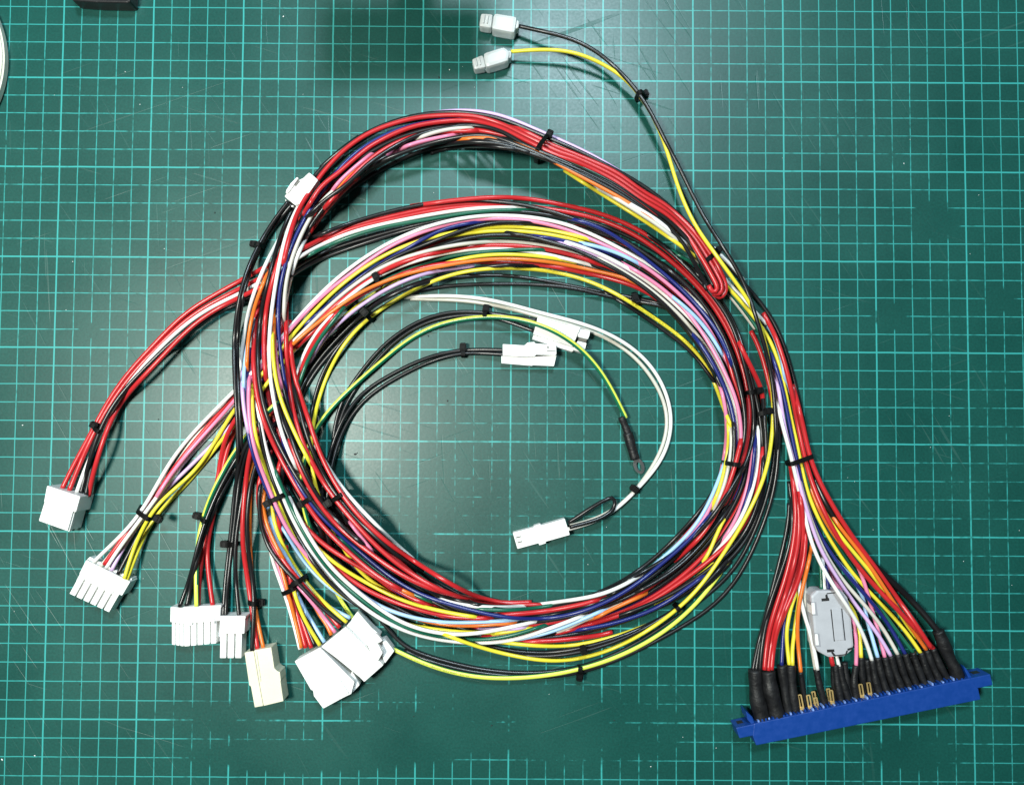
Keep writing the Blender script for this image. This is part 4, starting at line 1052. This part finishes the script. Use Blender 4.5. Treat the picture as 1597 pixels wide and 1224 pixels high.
# heat-shrink sleeves over the soldered wires: first wire end, then down to the body
SL = [([(1177, 1044, 7), (1179, 1075, 7), (1183, 1098, 7), (1189, 1122, 7)], 3.4, 4.3),
      ([(1198, 1046, 7), (1202, 1078, 7.5), (1208, 1098, 7.5), (1212, 1118, 7)], 3.7, 4.4),
      ([(1219, 1037, 7), (1223, 1065, 7), (1226, 1090, 7), (1231, 1114, 7)], 2.5, 2.2),
      ([(1233, 1036, 7), (1235, 1065, 7), (1238, 1090, 7), (1242, 1112, 7)], 2.5, 2.5),
      ([(1248.5, 1047, 7), (1252, 1070, 6), (1257, 1103, 4.5)], 1.35, 1.5),
      ([(1273, 1043, 7), (1279, 1072, 7), (1288, 1103, 7)], 1.7, 1.8),
      ([(1299, 1035, 6), (1300, 1060, 5), (1302, 1098, 4)], 1.3, 1.4),
      ([(1303, 1036, 7), (1306, 1065, 7), (1313, 1097, 7)], 1.7, 1.8),
      ([(1309, 1038, 7), (1315, 1065, 7), (1325, 1095, 7)], 1.7, 1.8),
      ([(1317, 1032, 5), (1321, 1062, 5), (1330, 1093, 4.5)], 1.6, 1.7),
      ([(1335, 1037, 7), (1332, 1062, 7), (1336, 1092, 7)], 1.7, 1.9),
      ([(1343, 1024, 6), (1345, 1055, 5), (1350, 1088, 4)], 1.6, 1.6),
      ([(1352, 1028, 5), (1356, 1058, 4.5), (1362, 1086, 4)], 1.6, 1.6)]
tops = [(1360, 1030), (1369, 1025.5), (1380.5, 1025), (1389.5, 1023), (1400.5, 1021), (1412, 1020), (1424, 1017.5), (1436.5, 1018), (1445.5, 1014), (1455.5, 1012)]
for k, (u, v) in enumerate(tops):
    e = lerp((1373, 1085.5), (1480, 1063), k / 9)
    m = lerp((u, v), e, 0.5)
    SL.append(([(u - 0.5, v - 1, 7), (m[0] - 1.5, m[1], 7), (e[0], e[1], 7)], 1.65, 1.95))
    if 0 < k: SL.append(([(u - 4, v + 4, 4), (m[0] - 5, m[1], 3.6), (e[0] - 5.5, e[1] + 1, 3.4)], 1.55, 1.75))
SL.append(([(1463, 983, 8), (1471, 1002, 8), (1480, 1024, 8), (1489, 1042, 8), (1495, 1060, 7)], 3.0, 3.4))
for path, r0, r1 in SL: sleeve(r, path, r0, r1, bulge=0.11)
# bare gold terminals: flat eyelets standing out of the body
def eyelet(a, b, z, wd=2.3):
    """a = tip pixel, b = foot pixel"""
    A = P2(*a, z)[:2]; B = P2(*b, z)[:2]
    d = B - A; Ln = np.linalg.norm(d); d /= Ln; n2 = np.array([-d[1], d[0]])
    bme = bmesh.new()
    def bar(s0, s1, o0, o1, zt=0.35):
        vs = []
        for zz in (z - zt, z + zt):
            for s, o in ((s0, o0), (s1, o0), (s1, o1), (s0, o1)):
                p = A + d * s + n2 * o; vs.append(bme.verts.new((p[0], p[1], zz)))
        for f in ((0, 1, 2, 3), (7, 6, 5, 4), (0, 4, 5, 1), (1, 5, 6, 2), (2, 6, 7, 3), (3, 7, 4, 0)): bme.faces.new([vs[i] for i in f])
    h = wd / 2
    bar(0, 0.55, -h * 0.8, h * 0.8); bar(0.3, Ln * 0.72, -h, -h + 0.75); bar(0.3, Ln * 0.72, h - 0.75, h); bar(Ln * 0.58, Ln * 0.72, -h + 0.4, h - 0.4, 0.7)
    bar(Ln * 0.72, Ln, -h * 0.75, -h * 0.2); bar(Ln * 0.72, Ln, h * 0.2, h * 0.75)
    bmesh.ops.recalc_face_normals(bme, faces=bme.faces[:])
    bmesh.ops.bevel(bme, geom=bme.edges[:], offset=0.1, segments=1, affect='EDGES', clamp_overlap=True)
    obj('terminal', bm_mesh(bme, 'terminal'), M_gold, r)
for a, b, z in (((1246.5, 1082.5), (1253, 1115), 8.2), ((1260, 1083), (1265, 1112), 8.2), ((1271, 1087), (1276, 1110), 8.2), ((1268, 1077.5), (1273, 1108), 3.5), ((1295.5, 1075.5), (1299.5, 1105), 8.2), ((1291, 1073), (1296, 1104), 3.5),
                ((1341.5, 1066), (1346.5, 1095), 8.2), ((1354, 1063.5), (1358.5, 1092), 8.2)):
    eyelet(a, b, z)

# ------------------------------------------------------------------ ferrite clamp
c = P2(1297, 972)
r = tag(empty('ferrite_clamp', (c[0], c[1], 0)), 'grey clip-on ferrite clamp among the wires above the blue connector', 'ferrite clamp')
Z = 11.5
prism('case', [(1264.5, 929), (1274, 920), (1314, 920.5), (1322, 931), (1326, 942), (1332, 1006), (1329, 1014), (1318, 1023.5), (1292, 1025), (1276, 1016), (1271, 1007)], Z, 0.3, M_grey, r, 2.6)
prism('rail', [(1297, 949.5), (1311.5, 948.5), (1316.5, 998), (1302, 999)], Z + 0.35, Z - 2, M_grey, r, 0.3)
for q in ([(1295.2, 950), (1296.7, 949.8), (1302, 999.5), (1300.6, 1000)], [(1312, 948.5), (1313.5, 948.3), (1318.8, 998), (1317.3, 998.4)]):
    prism('groove_shade', q, Z + 0.12, Z - 2, M_dark, r, 0)  # dark strips on the flat top paint the shade of grooves
for q in ([(1281, 933), (1293, 932), (1293.5, 936.5), (1281.5, 937.5)], [(1287, 928), (1290, 925.5), (1291.5, 932), (1288, 933.5)], [(1289, 924.5), (1303, 923), (1303, 924.6), (1290, 926)],
          [(1289.5, 1012.5), (1301, 1012), (1301.5, 1016), (1290, 1017)], [(1321.5, 1011), (1329, 1009), (1329.3, 1012), (1322, 1014.5)], [(1296, 1017), (1299, 1016), (1304, 1022), (1300, 1022.5)], [(1320, 1014), (1322.5, 1014), (1320.5, 1021), (1302, 1023), (1302, 1021.5), (1318.5, 1019.5)]):
    prism('latch_gap_shade', q, Z + 0.06, 6, M_dark, r, 0)  # dark pieces on the surface paint the shade in the latch gaps
for q, q2 in (([(1265, 938.5), (1273, 938.5), (1275.5, 959.5), (1267.5, 959)], [(1265.5, 940), (1270.5, 939.5), (1272, 957.5), (1267, 957.8)]), ([(1270.5, 987), (1278, 987.5), (1280.5, 1008.5), (1273, 1007.5)], [(1271, 988.5), (1275.5, 988.3), (1277.5, 1006), (1272.5, 1006)])):
    prism('hinge_recess_shade', q, Z + 0.04, 5, plastic('grey_recess_shade', (0.30, 0.30, 0.33), 0.5), r, 0)  # darker grey plate, painted shade of a recess that is not cut
    prism('hinge_tab', q2, Z + 0.2, 5, M_white, r, 0.25)

# ------------------------------------------------------------------ things cut off by the frame
bmc = bmesh.new()
cen = P2(10 - 176, 95, 5)
ret = bmesh.ops.create_cone(bmc, cap_ends=True, segments=96, radius1=60.5, radius2=60.5, depth=5)
bmesh.ops.translate(bmc, vec=(cen[0], cen[1], 2.7), verts=bmc.verts[:])
bmesh.ops.bevel(bmc, geom=[e for e in bmc.edges if e.is_manifold and abs(e.verts[0].co.z - e.verts[1].co.z) < 0.1], offset=0.9, segments=3, affect='EDGES')
tag(obj('round_disc', bm_mesh(bmc, 'round_disc'), M_disc), 'rim of a cream round disc poking in at the upper left frame edge', 'disc')
bmc = loft_bm([(104, -40), (206, -40), (203, 3), (198, 5), (150, 4), (112, 1)], 9.0, [(104, -40), (206, -40), (203, 3), (198, 5), (150, 4), (112, 1)], 0.3, 1.5, 3)
case = obj('black_case', bm_mesh(bmc, 'black_case'), M_box)
tag(case, 'edge of a black plastic case at the top left of the frame', 'case')
bmc = bmesh.new()                                       # added overhang out of view, there to shade the top edge
rr_ = bmesh.ops.create_cube(bmc, size=1)['verts']
bmesh.ops.scale(bmc, vec=(88, 46, 8), verts=rr_); bmesh.ops.translate(bmc, vec=(-48, 242, 112), verts=rr_)
rr_ = bmesh.ops.create_cube(bmc, size=1)['verts']
bmesh.ops.scale(bmc, vec=(18, 18, 108), verts=rr_); bmesh.ops.translate(bmc, vec=(-48, 250, 54.5), verts=rr_)
rr_ = bmesh.ops.create_cube(bmc, size=1)['verts']
bmesh.ops.scale(bmc, vec=(200, 20, 8), verts=rr_); bmesh.ops.translate(bmc, vec=(-140, 251, 4.4), verts=rr_)
rr_ = bmesh.ops.create_cube(bmc, size=1)['verts']
bmesh.ops.scale(bmc, vec=(24, 36, 7), verts=rr_); bmesh.ops.translate(bmc, vec=(-225, 238, 4.1), verts=rr_)
bmesh.ops.bevel(bmc, geom=bmc.edges[:], offset=2, segments=2, affect='EDGES', clamp_overlap=True)
obj('added_shadow_arm', bm_mesh(bmc, 'added_shadow_arm'), M_box, case)

# crumbs and clippings on the mat
bmc = bmesh.new()
def crumb(u, v, sx, sy, sz, mi):
    p = P2(u, v, 0.3)
    ret = bmesh.ops.create_icosphere(bmc, subdivisions=1, radius=1)['verts']
    a = random.uniform(0, 3.1)
    for q in ret: q.co = q.co * random.uniform(0.75, 1.2)
    bmesh.ops.scale(bmc, vec=(sx, sy, sz), verts=ret)
    bmesh.ops.rotate(bmc, cent=(0, 0, 0), matrix=Matrix.Rotation(a, 3, 'Z'), verts=ret)
    bmesh.ops.translate(bmc, vec=(p[0], p[1], sz * 0.7), verts=ret)
    for q in ret:
        for f in q.link_faces: f.material_index = mi
for u, v, s in ((685, 121, 0.65), (698, 625, 0.6), (554, 708, 0.8), (557, 706, 0.4), (668, 524, 0.5), (335, 332, 0.5), (247, 654, 0.45), (125, 1067, 0.6), (1594, 313, 0.5), (473, 1125, 0.4), (645, 1117, 0.4), (1323, 731, 0.4), (767, 1131, 0.5), (958, 1123, 0.35)):
    crumb(u, v, s, s * 0.7, s * 0.5, 0)
for u, v, s in ((442, 26, 0.5), (195, 112, 0.35), (218, 163, 0.35), (1410, 255, 0.4), (917, 880, 0.3), (35, 663, 0.5), (54, 1178, 0.5), (113, 408, 0.35), (701, 109, 0.4), (256, 388, 0.3), (3, 1184, 0.7), (1015, 1195, 0.4), (1503, 875, 0.3), (1117, 1166, 0.3), (1590, 827, 0.3)):
    crumb(u, v, s, s * 0.6, s * 0.5, 1)
for k in range(60):
    crumb(random.uniform(20, 1580), random.uniform(20, 1200), 0.22, 0.16, 0.12, 0 if random.random() < 0.5 else 1)
tag(obj('crumbs', bm_mesh(bmc, 'crumbs'), [M_dark, M_white]), 'tiny dark and white crumbs scattered on the mat', 'crumbs', kind='stuff')

# ------------------------------------------------------------------ printing on insulation
def print_on(idx_label, text, start_uv, length, size=1.15, tilt=0.0, flip=False, mat=M_print):
    w = [q for q in wire_paths if q[1] == idx_label][0]
    xyz, rad, o = w[2], w[3], w[4]
    fc = bpy.data.curves.new('print', 'FONT'); fc.body = text; fc.size = 1.0
    fo = bpy.data.objects.new('print_tmp', fc); COL.objects.link(fo)
    dg = bpy.context.evaluated_depsgraph_get()
    me = bpy.data.meshes.new_from_object(fo.evaluated_get(dg))
    bpy.data.objects.remove(fo); bpy.data.curves.remove(fc)
    bmt = bmesh.new(); bmt.from_mesh(me)
    for x in np.arange(0.15, 60, 0.3):
        g = bmt.verts[:] + bmt.edges[:] + bmt.faces[:]
        if not any(v.co.x > x for v in bmt.verts): break
        bmesh.ops.bisect_plane(bmt, geom=g, plane_co=(x, 0, 0), plane_no=(1, 0, 0))
    bmt.to_mesh(me); bmt.free()
    co = np.zeros(len(me.vertices) * 3); me.vertices.foreach_get('co', co); co = co.reshape(-1, 3)
    wtot = co[:, 0].max()
    sc_ = length / wtot
    hs = size
    s_arc = np.r_[0, np.cumsum(np.linalg.norm(np.diff(xyz, axis=0), axis=1))]
    p0 = P2(*start_uv, 5.0)
    i0 = int(np.argmin(np.hypot(xyz[:, 0] - p0[0], xyz[:, 1] - p0[1])))
    sgn = -1 if flip else 1
    s = s_arc[i0] + sgn * co[:, 0] * sc_
    off = sgn * (co[:, 1] - 0.36) * hs
    pos = np.stack([np.interp(s, s_arc, xyz[:, k]) for k in range(3)], 1)
    t = np.gradient(xyz, axis=0); t /= np.linalg.norm(t, axis=1, keepdims=True)
    tt = np.stack([np.interp(s, s_arc, t[:, k]) for k in range(3)], 1)
    side = np.cross(tt, [0, 0, 1.0]); side /= np.linalg.norm(side, axis=1, keepdims=True)
    up = np.cross(side, tt)
    th = np.pi / 2 + tilt + off / rad
    v = pos + (rad + 0.03) * (np.cos(th)[:, None] * side + np.sin(th)[:, None] * up)
    me.vertices.foreach_set('co', (v * S).ravel()); me.update()
    po = obj('printing', me, None, o)
    me.materials.clear(); me.materials.append(mat)
EARTH = 'green and yellow striped earth wire ending in the ring terminal'
print_on(EARTH, 'E113   AWM  LL   I/II A/B  1015  18AWG  80C 300V  /EAY63', (780, 494), 46, 1.0, tilt=-0.25)
print_on(EARTH, 'E113   AWM  LL  (UL) 1015  18AWG  (UL) 600V  /EAY63', (614, 1011), 44, 1.1, tilt=0.0)
print_on(EARTH, 'AWM 1015 18AWG', (522, 920), 16, 1.1)
YM = 'yellow wire with one end in a translucent cap at the top'
Y1 = 'long yellow wire along the rim of the coil\'s hole, the innermost at upper right'
print_on(Y1, '1007  AWG22  80C 300V   1007  AWG22  80C 300V', (1085, 545), 90, 0.55, tilt=0.2)
print_on(YM, '1007  AWG22  80C 300V   1007  AWG22', (1203, 585), 48, 0.55, tilt=-0.5)
